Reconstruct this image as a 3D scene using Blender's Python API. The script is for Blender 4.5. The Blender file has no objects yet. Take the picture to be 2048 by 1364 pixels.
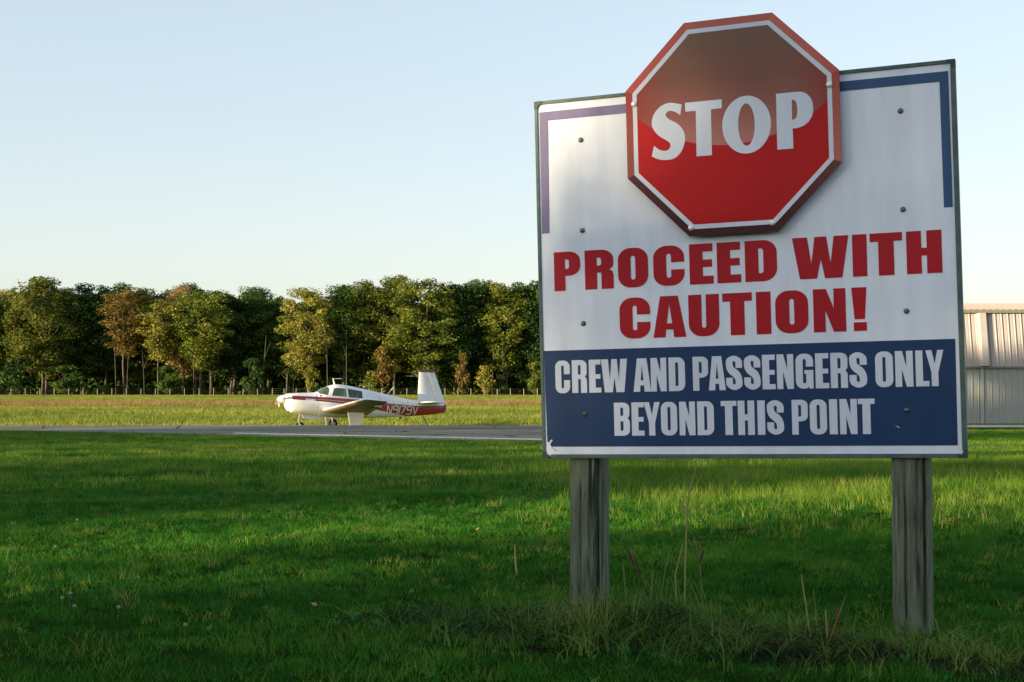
import bpy, bmesh, math, random
import numpy as np
from mathutils import Vector, Matrix, Euler
from mathutils.geometry import tessellate_polygon

rng = np.random.default_rng(7)
random.seed(7)
scene = bpy.context.scene
COL = scene.collection
R = math.radians

# ------------------------------------------------------------------ camera
F_PX, HORIZON = 2844.0, 770.0
CAM_Z = 1.0
cam_data = bpy.data.cameras.new('camera')
cam = bpy.data.objects.new('camera', cam_data)
COL.objects.link(cam)
cam_data.sensor_width = 36.0
cam_data.lens = 36.0 * F_PX / 2048.0
cam_data.clip_start = 0.05
cam_data.clip_end = 6000
cam.location = (0, 0, CAM_Z)
cam.rotation_euler = (math.pi / 2 + math.atan((HORIZON - 682) / F_PX), 0, 0)
scene.camera = cam

# ------------------------------------------------------------------ sky, sun, exposure
SUN_AZ, SUN_EL = 28.0, 6.0
to_sun = Vector((-math.cos(R(SUN_AZ)) * math.cos(R(SUN_EL)), -math.sin(R(SUN_AZ)) * math.cos(R(SUN_EL)), math.sin(R(SUN_EL))))
world = bpy.data.worlds.new('World')
scene.world = world
world.use_nodes = True
wn, wl = world.node_tree.nodes, world.node_tree.links
bg = wn['Background']
sky = wn.new('ShaderNodeTexSky')
sky.sky_type = 'NISHITA'
sky.sun_disc = False
sky.sun_elevation = R(SUN_EL)
sky.sun_rotation = math.atan2(to_sun.x, to_sun.y)
sky.air_density, sky.dust_density, sky.ozone_density = 1.0, 1.0, 1.0
gm = wn.new('ShaderNodeGamma')
gm.inputs[1].default_value = 0.5
tint = wn.new('ShaderNodeMix')
tint.data_type = 'RGBA'
tint.blend_type = 'MULTIPLY'
tint.inputs[0].default_value = 1.0
tint.inputs[7].default_value = (1.14, 1.215, 1.345, 1)
wl.new(sky.outputs[0], gm.inputs[0])
hs = wn.new('ShaderNodeHueSaturation')
hs.inputs['Saturation'].default_value = 0.80
wl.new(gm.outputs[0], hs.inputs['Color'])
wl.new(hs.outputs[0], tint.inputs[6])
wl.new(tint.outputs[2], bg.inputs[0])
bg.inputs[1].default_value = 0.15
sun_d = bpy.data.lights.new('sun', 'SUN')
sun = bpy.data.objects.new('sun', sun_d)
COL.objects.link(sun)
sun_d.energy = 4.4
sun_d.angle = R(0.6)
sun_d.color = (1.0, 0.80, 0.50)
sun.rotation_euler = to_sun.to_track_quat('Z', 'Y').to_euler()
scene.view_settings.view_transform = 'Standard'
scene.view_settings.look = 'None'
scene.view_settings.exposure = 1.6
scene.view_settings.gamma = 1.0
scene.view_settings.use_curve_mapping = False
scene.cycles.max_bounces = 8
scene.cycles.transparent_max_bounces = 12

# ------------------------------------------------------------------ helpers
def tag(o, label=None, cat=None, group=None, kind=None):
    if label: o['label'] = label
    if cat: o['category'] = cat
    if group: o['group'] = group
    if kind: o['kind'] = kind
    return o

def mesh_obj(name, verts, faces, mats=(), parent=None, loc=(0, 0, 0), rot=(0, 0, 0), smooth=False, fmat=None):
    me = bpy.data.meshes.new(name)
    me.from_pydata([tuple(v) for v in verts], [], [tuple(f) for f in faces])
    for m in (mats if isinstance(mats, (list, tuple)) else [mats]):
        me.materials.append(m)
    if fmat is not None:
        me.polygons.foreach_set('material_index', fmat)
    if smooth:
        me.polygons.foreach_set('use_smooth', [True] * len(me.polygons))
    me.update()
    o = bpy.data.objects.new(name, me)
    COL.objects.link(o)
    o.parent = parent
    o.location = loc
    o.rotation_euler = rot
    return o

def np_mesh(name, V, Fq, mats=(), parent=None, tri=False, link=True, tint=None, smooth=False):
    """fast quad / tri mesh from numpy arrays"""
    k = 3 if tri else 4
    me = bpy.data.meshes.new(name)
    me.vertices.add(len(V))
    me.vertices.foreach_set('co', np.asarray(V, np.float32).ravel())
    nf = len(Fq)
    me.loops.add(nf * k)
    me.loops.foreach_set('vertex_index', np.asarray(Fq, np.int32).ravel())
    me.polygons.add(nf)
    me.polygons.foreach_set('loop_start', np.arange(0, nf * k, k, dtype=np.int32))
    for m in (mats if isinstance(mats, (list, tuple)) else [mats]):
        me.materials.append(m)
    if tint is not None:
        a = me.attributes.new('tint', 'FLOAT', 'POINT')
        a.data.foreach_set('value', np.asarray(tint, np.float32))
    me.update(calc_edges=True)
    if smooth:
        me.polygons.foreach_set('use_smooth', [True] * nf)
    o = bpy.data.objects.new(name, me)
    if link: COL.objects.link(o)
    o.parent = parent
    return o

def empty(name, loc, rz=0.0, label=None, cat=None, group=None):
    o = bpy.data.objects.new(name, None)
    o.empty_display_size = 0.2
    COL.objects.link(o)
    o.location = loc
    o.rotation_euler = (0, 0, rz)
    return tag(o, label, cat, group)

class MB:
    """collects primitives into one mesh"""
    def __init__(self): self.v, self.f, self.m = [], [], []
    def add(self, V, Fs, mi=0):
        b = len(self.v)
        self.v += [tuple(p) for p in V]
        self.f += [tuple(b + i for i in f) for f in Fs]
        self.m += [mi] * len(Fs)
    def box(self, x0, x1, y0, y1, z0, z1, mi=0, M=None):
        V = [Vector((x, y, z)) for z in (z0, z1) for y in (y0, y1) for x in (x0, x1)]
        if M is not None: V = [M @ p for p in V]
        self.add(V, [(0, 2, 3, 1), (4, 5, 7, 6), (0, 1, 5, 4), (2, 6, 7, 3), (0, 4, 6, 2), (1, 3, 7, 5)], mi)
    def tube(self, pts, rad, n=8, mi=0, cap=True):
        pts = [Vector(p) for p in pts]
        if not hasattr(rad, '__len__'): rad = [rad] * len(pts)
        V, Fs = [], []
        prev = None
        for i, p in enumerate(pts):
            t = (pts[min(i + 1, len(pts) - 1)] - pts[max(i - 1, 0)]).normalized()
            if prev is None:
                a = t.orthogonal().normalized()
            else:
                a = (prev - t * prev.dot(t))
                a = a.normalized() if a.length > 1e-6 else t.orthogonal().normalized()
            prev = a
            b = t.cross(a)
            for k in range(n):
                an = 2 * math.pi * k / n
                V.append(p + (a * math.cos(an) + b * math.sin(an)) * rad[i])
        for i in range(len(pts) - 1):
            for k in range(n):
                Fs.append((i * n + k, i * n + (k + 1) % n, (i + 1) * n + (k + 1) % n, (i + 1) * n + k))
        if cap:
            Fs.append(tuple(range(n - 1, -1, -1)))
            Fs.append(tuple((len(pts) - 1) * n + k for k in range(n)))
        self.add(V, Fs, mi)
    def lathe(self, prof, origin=(0, 0, 0), axis='Y', n=20, mi=0):
        """prof: list of (radius, along)"""
        V, Fs = [], []
        for r, a in prof:
            for k in range(n):
                an = 2 * math.pi * k / n
                c, s = r * math.cos(an), r * math.sin(an)
                p = {'Y': (c, a, s), 'X': (a, c, s), 'Z': (c, s, a)}[axis]
                V.append(Vector(p) + Vector(origin))
        for i in range(len(prof) - 1):
            for k in range(n):
                Fs.append((i * n + k, i * n + (k + 1) % n, (i + 1) * n + (k + 1) % n, (i + 1) * n + k))
        Fs.append(tuple(range(n - 1, -1, -1)))
        Fs.append(tuple((len(prof) - 1) * n + k for k in range(n)))
        self.add(V, Fs, mi)
    def build(self, name, mats, parent=None, smooth=False, loc=(0, 0, 0), rot=(0, 0, 0)):
        o = mesh_obj(name, self.v, self.f, mats, parent, loc, rot, False, self.m)
        if smooth:
            o.data.polygons.foreach_set('use_smooth', [True] * len(o.data.polygons))
            try: o.data.set_sharp_from_angle(angle=R(35))
            except Exception: pass
        return o

def bevel(o, w=0.004, seg=2):
    bm = bmesh.new(); bm.from_mesh(o.data)
    bmesh.ops.recalc_face_normals(bm, faces=bm.faces)
    bmesh.ops.bevel(bm, geom=list(bm.edges), offset=w, segments=seg, affect='EDGES', profile=0.6)
    bm.to_mesh(o.data); bm.free()
    return o

def fixn(o):
    bm = bmesh.new(); bm.from_mesh(o.data)
    bmesh.ops.recalc_face_normals(bm, faces=bm.faces)
    bm.to_mesh(o.data); bm.free()
    return o

# ------------------------------------------------------------------ materials
def newmat(name):
    m = bpy.data.materials.new(name)
    m.use_nodes = True
    nt = m.node_tree
    return m, nt.nodes, nt.links, nt.nodes['Principled BSDF']

def setc(p, c): p.default_value = (c[0], c[1], c[2], 1)

def pmat(name, c, rough=0.5, metal=0.0, var=0.0, scale=8.0, c2=None, bump=0.0, bscale=60.0, stretch=(1, 1, 1), spec=0.5, coat=0.0):
    m, n, l, p = newmat(name)
    setc(p.inputs['Base Color'], c)
    p.inputs['Roughness'].default_value = rough
    p.inputs['Metallic'].default_value = metal
    p.inputs['Specular IOR Level'].default_value = spec
    p.inputs['Coat Weight'].default_value = coat
    p.inputs['Coat Roughness'].default_value = 0.08
    if var > 0 or c2 is not None or bump > 0:
        tc = n.new('ShaderNodeTexCoord'); mp = n.new('ShaderNodeMapping')
        mp.inputs['Scale'].default_value = stretch
        l.new(tc.outputs['Object'], mp.inputs[0])
    if var > 0 or c2 is not None:
        nz = n.new('ShaderNodeTexNoise'); nz.inputs['Scale'].default_value = scale; nz.inputs['Detail'].default_value = 6
        l.new(mp.outputs[0], nz.inputs[0])
        rp = n.new('ShaderNodeValToRGB')
        a = c; b = c2 if c2 is not None else [min(1, x * (1 + var)) for x in c]
        if c2 is None: a = [x * (1 - var) for x in c]
        setc(rp.color_ramp.elements[0], a) if False else None
        rp.color_ramp.elements[0].color = (*a, 1); rp.color_ramp.elements[1].color = (*b, 1)
        rp.color_ramp.elements[0].position = 0.35; rp.color_ramp.elements[1].position = 0.68
        l.new(nz.outputs[0], rp.inputs[0]); l.new(rp.outputs[0], p.inputs['Base Color'])
    if bump > 0:
        nb = n.new('ShaderNodeTexNoise'); nb.inputs['Scale'].default_value = bscale; nb.inputs['Detail'].default_value = 4
        l.new(mp.outputs[0], nb.inputs[0])
        bp = n.new('ShaderNodeBump'); bp.inputs['Strength'].default_value = bump; bp.inputs['Distance'].default_value = 0.01
        l.new(nb.outputs[0], bp.inputs['Height']); l.new(bp.outputs[0], p.inputs['Normal'])
    return m

def leaf_mat(name, c1, c2, c3=None, trans=0.35, scale=0.5, inst=False):
    """foliage: colour varies per clump attribute / instance and with a world noise, some light passes through"""
    m, n, l, p = newmat(name)
    n.remove(p)
    out = n['Material Output']
    if inst:
        oi = n.new('ShaderNodeObjectInfo'); f1 = oi.outputs['Random']
    else:
        at = n.new('ShaderNodeAttribute'); at.attribute_name = 'tint'; f1 = at.outputs['Fac']
    ge = n.new('ShaderNodeNewGeometry')
    nz = n.new('ShaderNodeTexNoise'); nz.inputs['Scale'].default_value = scale; nz.inputs['Detail'].default_value = 5
    l.new(ge.outputs['Position'], nz.inputs[0])
    ad = n.new('ShaderNodeMath'); ad.operation = 'MULTIPLY_ADD'
    l.new(nz.outputs[0], ad.inputs[0]); ad.inputs[1].default_value = 1.6; ad.inputs[2].default_value = -0.55
    ad2 = n.new('ShaderNodeMath'); ad2.operation = 'MULTIPLY_ADD'
    l.new(f1, ad2.inputs[0]); ad2.inputs[1].default_value = 0.5; l.new(ad.outputs[0], ad2.inputs[2])
    rp = n.new('ShaderNodeValToRGB')
    rp.color_ramp.elements[0].position = 0.12; rp.color_ramp.elements[1].position = 0.62
    rp.color_ramp.elements[0].color = (*c1, 1); rp.color_ramp.elements[1].color = (*c2, 1)
    if c3:
        e = rp.color_ramp.elements.new(0.95); e.color = (*c3, 1)
    l.new(ad2.outputs[0], rp.inputs[0])
    d = n.new('ShaderNodeBsdfDiffuse'); t = n.new('ShaderNodeBsdfTranslucent'); g = n.new('ShaderNodeBsdfGlossy')
    g.inputs['Roughness'].default_value = 0.45
    g.inputs['Color'].default_value = (0.6, 0.6, 0.6, 1)
    mx = n.new('ShaderNodeMixShader'); mx.inputs[0].default_value = trans
    mg = n.new('ShaderNodeMixShader'); mg.inputs[0].default_value = 0.012
    l.new(rp.outputs[0], d.inputs[0])
    l.new(rp.outputs[0], t.inputs[0])
    l.new(d.outputs[0], mx.inputs[1]); l.new(t.outputs[0], mx.inputs[2])
    l.new(mx.outputs[0], mg.inputs[1]); l.new(g.outputs[0], mg.inputs[2])
    l.new(mg.outputs[0], out.inputs[0])
    return m

# ------------------------------------------------------------------ terrain
TY = [-60, 0, 12, 24, 36, 40, 54, 56.9, 70, 118, 130, 150, 165, 262, 3000]
TZ = [0, 0, 0, -.25, -.56, -.60, -.545, -.84, -.84, -.82, -.95, -.95, -.84, -.85, -.85]
def terrain(x, y):
    z = np.interp(y, TY, TZ)
    b = 0.018 * np.sin(x * 1.3 + y * .7) * np.sin(y * 1.1 - x * .4) + 0.012 * np.sin(x * 3.1) * np.sin(y * 2.3)
    w = np.clip((36 - y) / 8, 0, 1)
    return z + b * w
def px_at(px, y): return (px - 1024) / F_PX * y

NEAR = [(-140, 110), (-16.3, 48.0), (0.78, 39.6), (11.4, 33.4), (60, 8)]      # near edge of the pavement
FARE = [(-140, 118), (-18.5, 54.3), (1.0, 53.6), (5.0, 52.6), (7.5, 48), (8.2, 42), (9.5, 37.6), (12.2, 35.6), (60, 11)]
def near_y(x): return np.interp(x, [p[0] for p in NEAR], [p[1] for p in NEAR])
def far_y(x): return np.interp(x, [p[0] for p in FARE], [p[1] for p in FARE])

# ground sheet
xs = np.concatenate([np.linspace(-1500, -160, 14), np.linspace(-150, -42, 28), np.arange(-40, 40.01, .5), np.linspace(42, 150, 28), np.linspace(160, 1500, 14)])
ys = np.concatenate([np.linspace(-600, -70, 10), np.linspace(-60, 2, 32), np.arange(2.25, 20, .3), np.arange(20, 75, .75), np.linspace(76, 270, 98), np.linspace(280, 2500, 20)])
GX, GY = np.meshgrid(xs, ys)
GZ = terrain(GX, GY)
GZ = np.where((GY > near_y(GX)) & (GY < far_y(GX)), GZ - 0.03, GZ)
nx_, ny_ = len(xs), len(ys)
idx = np.arange(nx_ * ny_).reshape(ny_, nx_)
Fq = np.stack([idx[:-1, :-1], idx[:-1, 1:], idx[1:, 1:], idx[1:, :-1]], -1).reshape(-1, 4)

m, n, l, p = newmat('turf_soil')
ge = n.new('ShaderNodeNewGeometry')
sp = n.new('ShaderNodeSeparateXYZ'); l.new(ge.outputs['Position'], sp.inputs[0])
nz = n.new('ShaderNodeTexNoise'); nz.inputs['Scale'].default_value = 3.5; nz.inputs['Detail'].default_value = 10; nz.inputs['Roughness'].default_value = .7
l.new(ge.outputs['Position'], nz.inputs[0])
rp = n.new('ShaderNodeValToRGB')
rp.color_ramp.elements[0].color = (.010, .030, .005, 1); rp.color_ramp.elements[0].position = .35
rp.color_ramp.elements[1].color = (.030, .075, .010, 1); rp.color_ramp.elements[1].position = .7
l.new(nz.outputs[0], rp.inputs[0])
# beyond the pavement the grass is drier, with a brown strip of dead weeds
rp2 = n.new('ShaderNodeValToRGB')
rp2.color_ramp.elements[0].color = (.12, .16, .022, 1); rp2.color_ramp.elements[0].position = .3
rp2.color_ramp.elements[1].color = (.26, .28, .06, 1); rp2.color_ramp.elements[1].position = .72
l.new(nz.outputs[0], rp2.inputs[0])
mr = n.new('ShaderNodeMapRange'); l.new(sp.outputs[1], mr.inputs[0])
mr.inputs[1].default_value = 53; mr.inputs[2].default_value = 57
mxa = n.new('ShaderNodeMix'); mxa.data_type = 'RGBA'
l.new(mr.outputs[0], mxa.inputs[0]); l.new(rp.outputs[0], mxa.inputs[6]); l.new(rp2.outputs[0], mxa.inputs[7])
l.new(mxa.outputs[2], p.inputs['Base Color'])
p.inputs['Roughness'].default_value = .95; p.inputs['Specular IOR Level'].default_value = 0
bp = n.new('ShaderNodeBump'); bp.inputs['Strength'].default_value = .8; bp.inputs['Distance'].default_value = .12
l.new(nz.outputs[0], bp.inputs['Height']); l.new(bp.outputs[0], p.inputs['Normal'])
MAT_SOIL = m
ground = np_mesh('ground', np.stack([GX, GY, GZ], -1).reshape(-1, 3), Fq, MAT_SOIL, smooth=True)
tag(ground, kind='structure')

# pavement
m, n, l, p = newmat('old_asphalt')
ge = n.new('ShaderNodeNewGeometry')
nz = n.new('ShaderNodeTexNoise'); nz.inputs['Scale'].default_value = 45; nz.inputs['Detail'].default_value = 6
n2 = n.new('ShaderNodeTexNoise'); n2.inputs['Scale'].default_value = .5; n2.inputs['Detail'].default_value = 8
mp = n.new('ShaderNodeMapping'); mp.inputs['Scale'].default_value = (.35, 1.6, 1)
l.new(ge.outputs['Position'], nz.inputs[0]); l.new(ge.outputs['Position'], mp.inputs[0]); l.new(mp.outputs[0], n2.inputs[0])
rp = n.new('ShaderNodeValToRGB')
rp.color_ramp.elements[0].color = (.14, .13, .105, 1); rp.color_ramp.elements[0].position = .3
rp.color_ramp.elements[1].color = (.33, .305, .25, 1); rp.color_ramp.elements[1].position = .75
l.new(n2.outputs[0], rp.inputs[0])
vo = n.new('ShaderNodeTexVoronoi'); vo.feature = 'DISTANCE_TO_EDGE'; vo.inputs['Scale'].default_value = .33
l.new(ge.outputs['Position'], vo.inputs[0])
cr = n.new('ShaderNodeMapRange'); cr.inputs[1].default_value = 0; cr.inputs[2].default_value = .02; cr.inputs[3].default_value = .3; cr.inputs[4].default_value = 1
l.new(vo.outputs[0], cr.inputs[0])
ml = n.new('ShaderNodeMix'); ml.data_type = 'RGBA'; ml.blend_type = 'MULTIPLY'; ml.inputs[0].default_value = 1
l.new(rp.outputs[0], ml.inputs[6]); l.new(cr.outputs[0], ml.inputs[7])
l.new(ml.outputs[2], p.inputs['Base Color']); p.inputs['Roughness'].default_value = .95; p.inputs['Specular IOR Level'].default_value = 0
bp = n.new('ShaderNodeBump'); bp.inputs['Strength'].default_value = .5; bp.inputs['Distance'].default_value = .01
l.new(nz.outputs[0], bp.inputs['Height']); l.new(bp.outputs[0], p.inputs['Normal'])
MAT_ASPHALT = m
pxs = np.concatenate([np.linspace(-140, -31, 40), np.arange(-30, 30, .5), np.linspace(31, 60, 15)])
V, Fq = [], []
NT = 9
for i, x in enumerate(pxs):
    a, b = near_y(x), far_y(x)
    wob = .06 * math.sin(x * 2.1) + .05 * math.sin(x * 5.3)
    for k in range(NT):
        y = a + wob + (b - a - wob) * k / (NT - 1)
        V.append((x, y, float(np.interp(y, TY, TZ)) + .02))
for i in range(len(pxs) - 1):
    for k in range(NT - 1):
        Fq.append((i * NT + k, (i + 1) * NT + k, (i + 1) * NT + k + 1, i * NT + k + 1))
runway = np_mesh('runway', V, Fq, MAT_ASPHALT, smooth=True)
tag(runway, kind='structure')
# faded edge line
MAT_LINE = pmat('faded_line_paint', (.42, .37, .32), .8, c2=(.70, .62, .54), scale=6)
V, Fq = [], []
lx = np.arange(-9.0, 20, .5)
for x in lx:
    for d in (1.2, 2.0):
        y = near_y(x) + d * min(1, max(.18, (far_y(x) - near_y(x)) / 8))
        V.append((x, y, float(np.interp(y, TY, TZ)) + .026))
for i in range(len(lx) - 1):
    Fq.append((2 * i, 2 * i + 2, 2 * i + 3, 2 * i + 1))
tag(np_mesh('edge_line', V, Fq, MAT_LINE), kind='structure')
# concrete strip at the hangar
MAT_CONC = pmat('pale_concrete', (.22, .22, .20), .9, c2=(.32, .31, .29), scale=3, bump=.3)
V, Fq = [], []
cx = np.linspace(14, 60, 40)
for x in cx:
    for y in (51.6, 53.0, 54.0, 55.2):
        V.append((x, y, float(np.interp(y, TY, TZ)) + .02))
for i in range(len(cx) - 1):
    for k in range(3):
        Fq.append((i * 4 + k, (i + 1) * 4 + k, (i + 1) * 4 + k + 1, i * 4 + k + 1))
tag(np_mesh('path', V, Fq, MAT_CONC), kind='structure')

# ------------------------------------------------------------------ grass (instanced clumps)
src = bpy.data.collections.new('grass_sources')   # never linked to the scene, only instanced
def clump_mesh(name, nb, spread, hmin, hmax, wid, lean, mat, seed, seg=2):
    r = np.random.default_rng(seed)
    V, Fq = [], []
    for b in range(nb):
        a = r.uniform(0, 2 * math.pi); rr = spread * math.sqrt(r.uniform())
        x0, y0 = rr * math.cos(a), rr * math.sin(a)
        h = r.uniform(hmin, hmax); la = r.uniform(0, 2 * math.pi); ln = lean * r.uniform(.2, 1) * h
        w = wid * r.uniform(.7, 1.3); fa = r.uniform(0, math.pi)
        dx, dy = math.cos(fa) * w / 2, math.sin(fa) * w / 2
        base = len(V)
        for s in range(seg + 1):
            t = s / seg
            cx_, cy_, cz_ = x0 + math.cos(la) * ln * t * t, y0 + math.sin(la) * ln * t * t, h * t * (1 - .25 * lean * t)
            k = 1 - t * .92
            V += [(cx_ - dx * k, cy_ - dy * k, cz_), (cx_ + dx * k, cy_ + dy * k, cz_)]
        for s in range(seg):
            Fq.append((base + 2 * s, base + 2 * s + 1, base + 2 * s + 3, base + 2 * s + 2))
    o = np_mesh(name, V, Fq, mat, link=False)
    return o

def scatter(name, P, scl, sources, label=None, zs=None):
    c = bpy.data.collections.new(name + '_source')
    for o in sources: c.objects.link(o)
    me = bpy.data.meshes.new(name)
    me.vertices.add(len(P)); me.vertices.foreach_set('co', np.asarray(P, np.float32).ravel())
    a = me.attributes.new('scl', 'FLOAT', 'POINT'); a.data.foreach_set('value', np.asarray(scl, np.float32))
    a = me.attributes.new('rz', 'FLOAT', 'POINT'); a.data.foreach_set('value', rng.uniform(0, 6.283, len(P)).astype(np.float32))
    a = me.attributes.new('zst', 'FLOAT', 'POINT'); a.data.foreach_set('value', (np.asarray(zs, np.float32) if zs is not None else np.ones(len(P), np.float32)))
    o = bpy.data.objects.new(name, me); COL.objects.link(o)
    ng = bpy.data.node_groups.new(name + '_nodes', 'GeometryNodeTree')
    ng.interface.new_socket('Geometry', in_out='INPUT', socket_type='NodeSocketGeometry')
    ng.interface.new_socket('Geometry', in_out='OUTPUT', socket_type='NodeSocketGeometry')
    gi, go = ng.nodes.new('NodeGroupInput'), ng.nodes.new('NodeGroupOutput')
    ip = ng.nodes.new('GeometryNodeInstanceOnPoints')
    ci = ng.nodes.new('GeometryNodeCollectionInfo')
    ci.inputs[0].default_value = c; ci.inputs['Separate Children'].default_value = True; ci.inputs['Reset Children'].default_value = True
    def attr(nm):
        q = ng.nodes.new('GeometryNodeInputNamedAttribute'); q.data_type = 'FLOAT'; q.inputs['Name'].default_value = nm
        return q.outputs['Attribute']
    cr_ = ng.nodes.new('ShaderNodeCombineXYZ'); ng.links.new(attr('rz'), cr_.inputs[2])
    cs = ng.nodes.new('ShaderNodeCombineXYZ')
    s_ = attr('scl'); mu = ng.nodes.new('ShaderNodeMath'); mu.operation = 'MULTIPLY'
    ng.links.new(s_, mu.inputs[0]); ng.links.new(attr('zst'), mu.inputs[1])
    ng.links.new(s_, cs.inputs[0]); ng.links.new(s_, cs.inputs[1]); ng.links.new(mu.outputs[0], cs.inputs[2])
    ng.links.new(gi.outputs[0], ip.inputs['Points']); ng.links.new(ci.outputs[0], ip.inputs['Instance'])
    ip.inputs['Pick Instance'].default_value = True
    ng.links.new(cr_.outputs[0], ip.inputs['Rotation']); ng.links.new(cs.outputs[0], ip.inputs['Scale'])
    ng.links.new(ip.outputs[0], go.inputs[0])
    md = o.modifiers.new('scatter', 'NODES'); md.node_group = ng
    o['kind'] = 'stuff'
    if label: o['label'] = label; o['category'] = 'grass'
    return o

GREEN = leaf_mat('lawn_grass', (.015, .095, .008), (.042, .185, .014), (.15, .27, .032), .38, .7, True)
GREEN_YEL = leaf_mat('long_grass', (.055, .14, .012), (.15, .25, .025), (.36, .36, .08), .4, .9, True)  # yellow boosted to strengthen the sunlit streak on the lawn
FIELD = leaf_mat('field_grass', (.11, .155, .020), (.22, .25, .042), (.38, .34, .09), .35, .06, True)
DRY = leaf_mat('dead_weeds', (.16, .10, .04), (.28, .19, .08), (.26, .25, .07), .3, .3, True)
def pts_fov(ya, yb, dens, margin=1.15, extra=1.2):
    A = (yb * yb - ya * ya) * .36 * margin + 2 * extra * (yb - ya)
    N = int(A * dens)
    out = []
    y = np.sqrt(rng.uniform(ya * ya, yb * yb, N * 2))
    w = .36 * margin * y + extra
    x = rng.uniform(-1, 1, N * 2) * w
    return x[:N], y[:N]
def fld(x, y, s, ph=0):
    return .5 + .25 * (np.sin(x * s + ph) * np.sin(y * s * .83 + 1.3 + ph) + np.sin(x * s * 2.3 + 1.7 * ph + y * s) * np.sin(y * s * 1.9 - x * s * .7))

near_src = [clump_mesh('grass_clump', 30, .075, .018, .055, .0038, .8, GREEN, 11 + i, 3) for i in range(5)] + \
           [clump_mesh('grass_clump', 20, .07, .03, .08, .0042, 1.0, GREEN, 31, 3), clump_mesh('grass_clump', 16, .06, .03, .075, .004, .7, GREEN_YEL, 33, 3)]
x, y = pts_fov(3.6, 14, 210)
P = np.stack([x, y, terrain(x, y) - .004], -1)
f = fld(x, y, 2.1)
scatter('lawn', P, rng.uniform(.8, 1.2, len(x)) * (.85 + .3 * f), near_src, 'short green lawn grass growing round the sign in the foreground', zs=.6 + .5 * fld(x, y, 4.3, 2))
def rosette(name, seed, mat):
    r_ = np.random.default_rng(seed); V_, F_ = [], []
    for k_ in range(9):
        a_ = r_.uniform(0, 6.28); L_ = r_.uniform(.02, .05); w_ = L_ * r_.uniform(.25, .45); up_ = r_.uniform(.015, .05)
        c_, s_ = math.cos(a_), math.sin(a_); b_ = len(V_)
        for t_, wf in ((.1, .3), (.45, 1), (.8, .8), (1, .1)):
            V_ += [(c_ * L_ * t_ - s_ * w_ / 2 * wf, s_ * L_ * t_ + c_ * w_ / 2 * wf, .012 + up_ * math.sin(t_ * 2.2)), (c_ * L_ * t_ + s_ * w_ / 2 * wf, s_ * L_ * t_ - c_ * w_ / 2 * wf, .012 + up_ * math.sin(t_ * 2.2))]
        for q_ in range(3): F_.append((b_ + 2 * q_, b_ + 2 * q_ + 1, b_ + 2 * q_ + 3, b_ + 2 * q_ + 2))
    return np_mesh(name, V_, F_, mat, link=False)
LWEED = leaf_mat('lawn_weed_leaves', (.022, .105, .016), (.055, .18, .032), (.12, .24, .055), .3, 2, True)
x, y = pts_fov(3.6, 16, 16)
k = fld(x, y, 1.7, .6) > .52
x, y = x[k], y[k]
scatter('lawn_weeds', np.stack([x, y, terrain(x, y) + .02], -1), rng.uniform(.45, .95, len(x)), [rosette('rosette', 400 + i, LWEED) for i in range(4)], 'broad-leaved weeds and clover mixed into the foreground lawn')
x, y = pts_fov(3.6, 30, 5)
k = fld(x, y, .9, 2.6) > .56
x, y = x[k], y[k]
scatter('dry_lawn_blades', np.stack([x, y, terrain(x, y)], -1), rng.uniform(.6, 1.1, len(x)), [clump_mesh('dry_blade_clump', 7, .06, .05, .13, .0045, 1.1, leaf_mat('dry_lawn_blade', (.10, .11, .03), (.22, .19, .07), (.32, .26, .12), .3, 2, True), 420 + i, 3) for i in range(2)], 'yellowed dry blades scattered through the lawn')
mid_src = [clump_mesh('grass_clump', 26, .17, .03, .075, .009, .8, GREEN, 51 + i) for i in range(4)] + [clump_mesh('grass_clump', 22, .17, .05, .13, .009, .7, GREEN_YEL, 61)]
x, y = pts_fov(13.5, 49, 52)
k = (y < near_y(x) + .1) | (y > far_y(x) - .1) & (y < 51.5)
x, y = x[k], y[k]
P = np.stack([x, y, terrain(x, y) - .01], -1)
# the strip on the right, past the posts, is left longer
lng = np.clip((x - 0.2 + .1 * (y - 12)) / 2.0, 0, 1) * np.clip((y - 9.5) / 2, 0, 1) * np.clip((26 - y) / 6, 0, 1)
scatter('mown_grass', P, rng.uniform(.8, 1.25, len(x)), mid_src, 'mown green grass between the sign and the pavement', zs=.8 + .5 * fld(x, y, 1.2) + .5 * lng)
# longer seeding grass beyond the right post, yellow boosted for the sun streak
lg_src = [clump_mesh('long_grass_clump', 14, .09, .08, .20, .005, .6, GREEN_YEL, 71 + i, 3) for i in range(4)]
x = rng.uniform(.2, 9, 9000); y = rng.uniform(9.6, 25, 9000)
k = (np.abs(x) < .40 * y) & (rng.uniform(0, 1, 9000) < np.clip((x - .1) / 1.5, 0, 1) * np.clip((y - 9.5) / 2.5, 0, 1) * np.clip((26 - y) / 5, 0, 1))
x, y = x[k], y[k]
scatter('long_grass', np.stack([x, y, terrain(x, y) - .01], -1), rng.uniform(.6, 1.1, len(x)), lg_src, 'longer grass behind the sign posts, its yellow-green brightened for the low sun streak')
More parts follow.
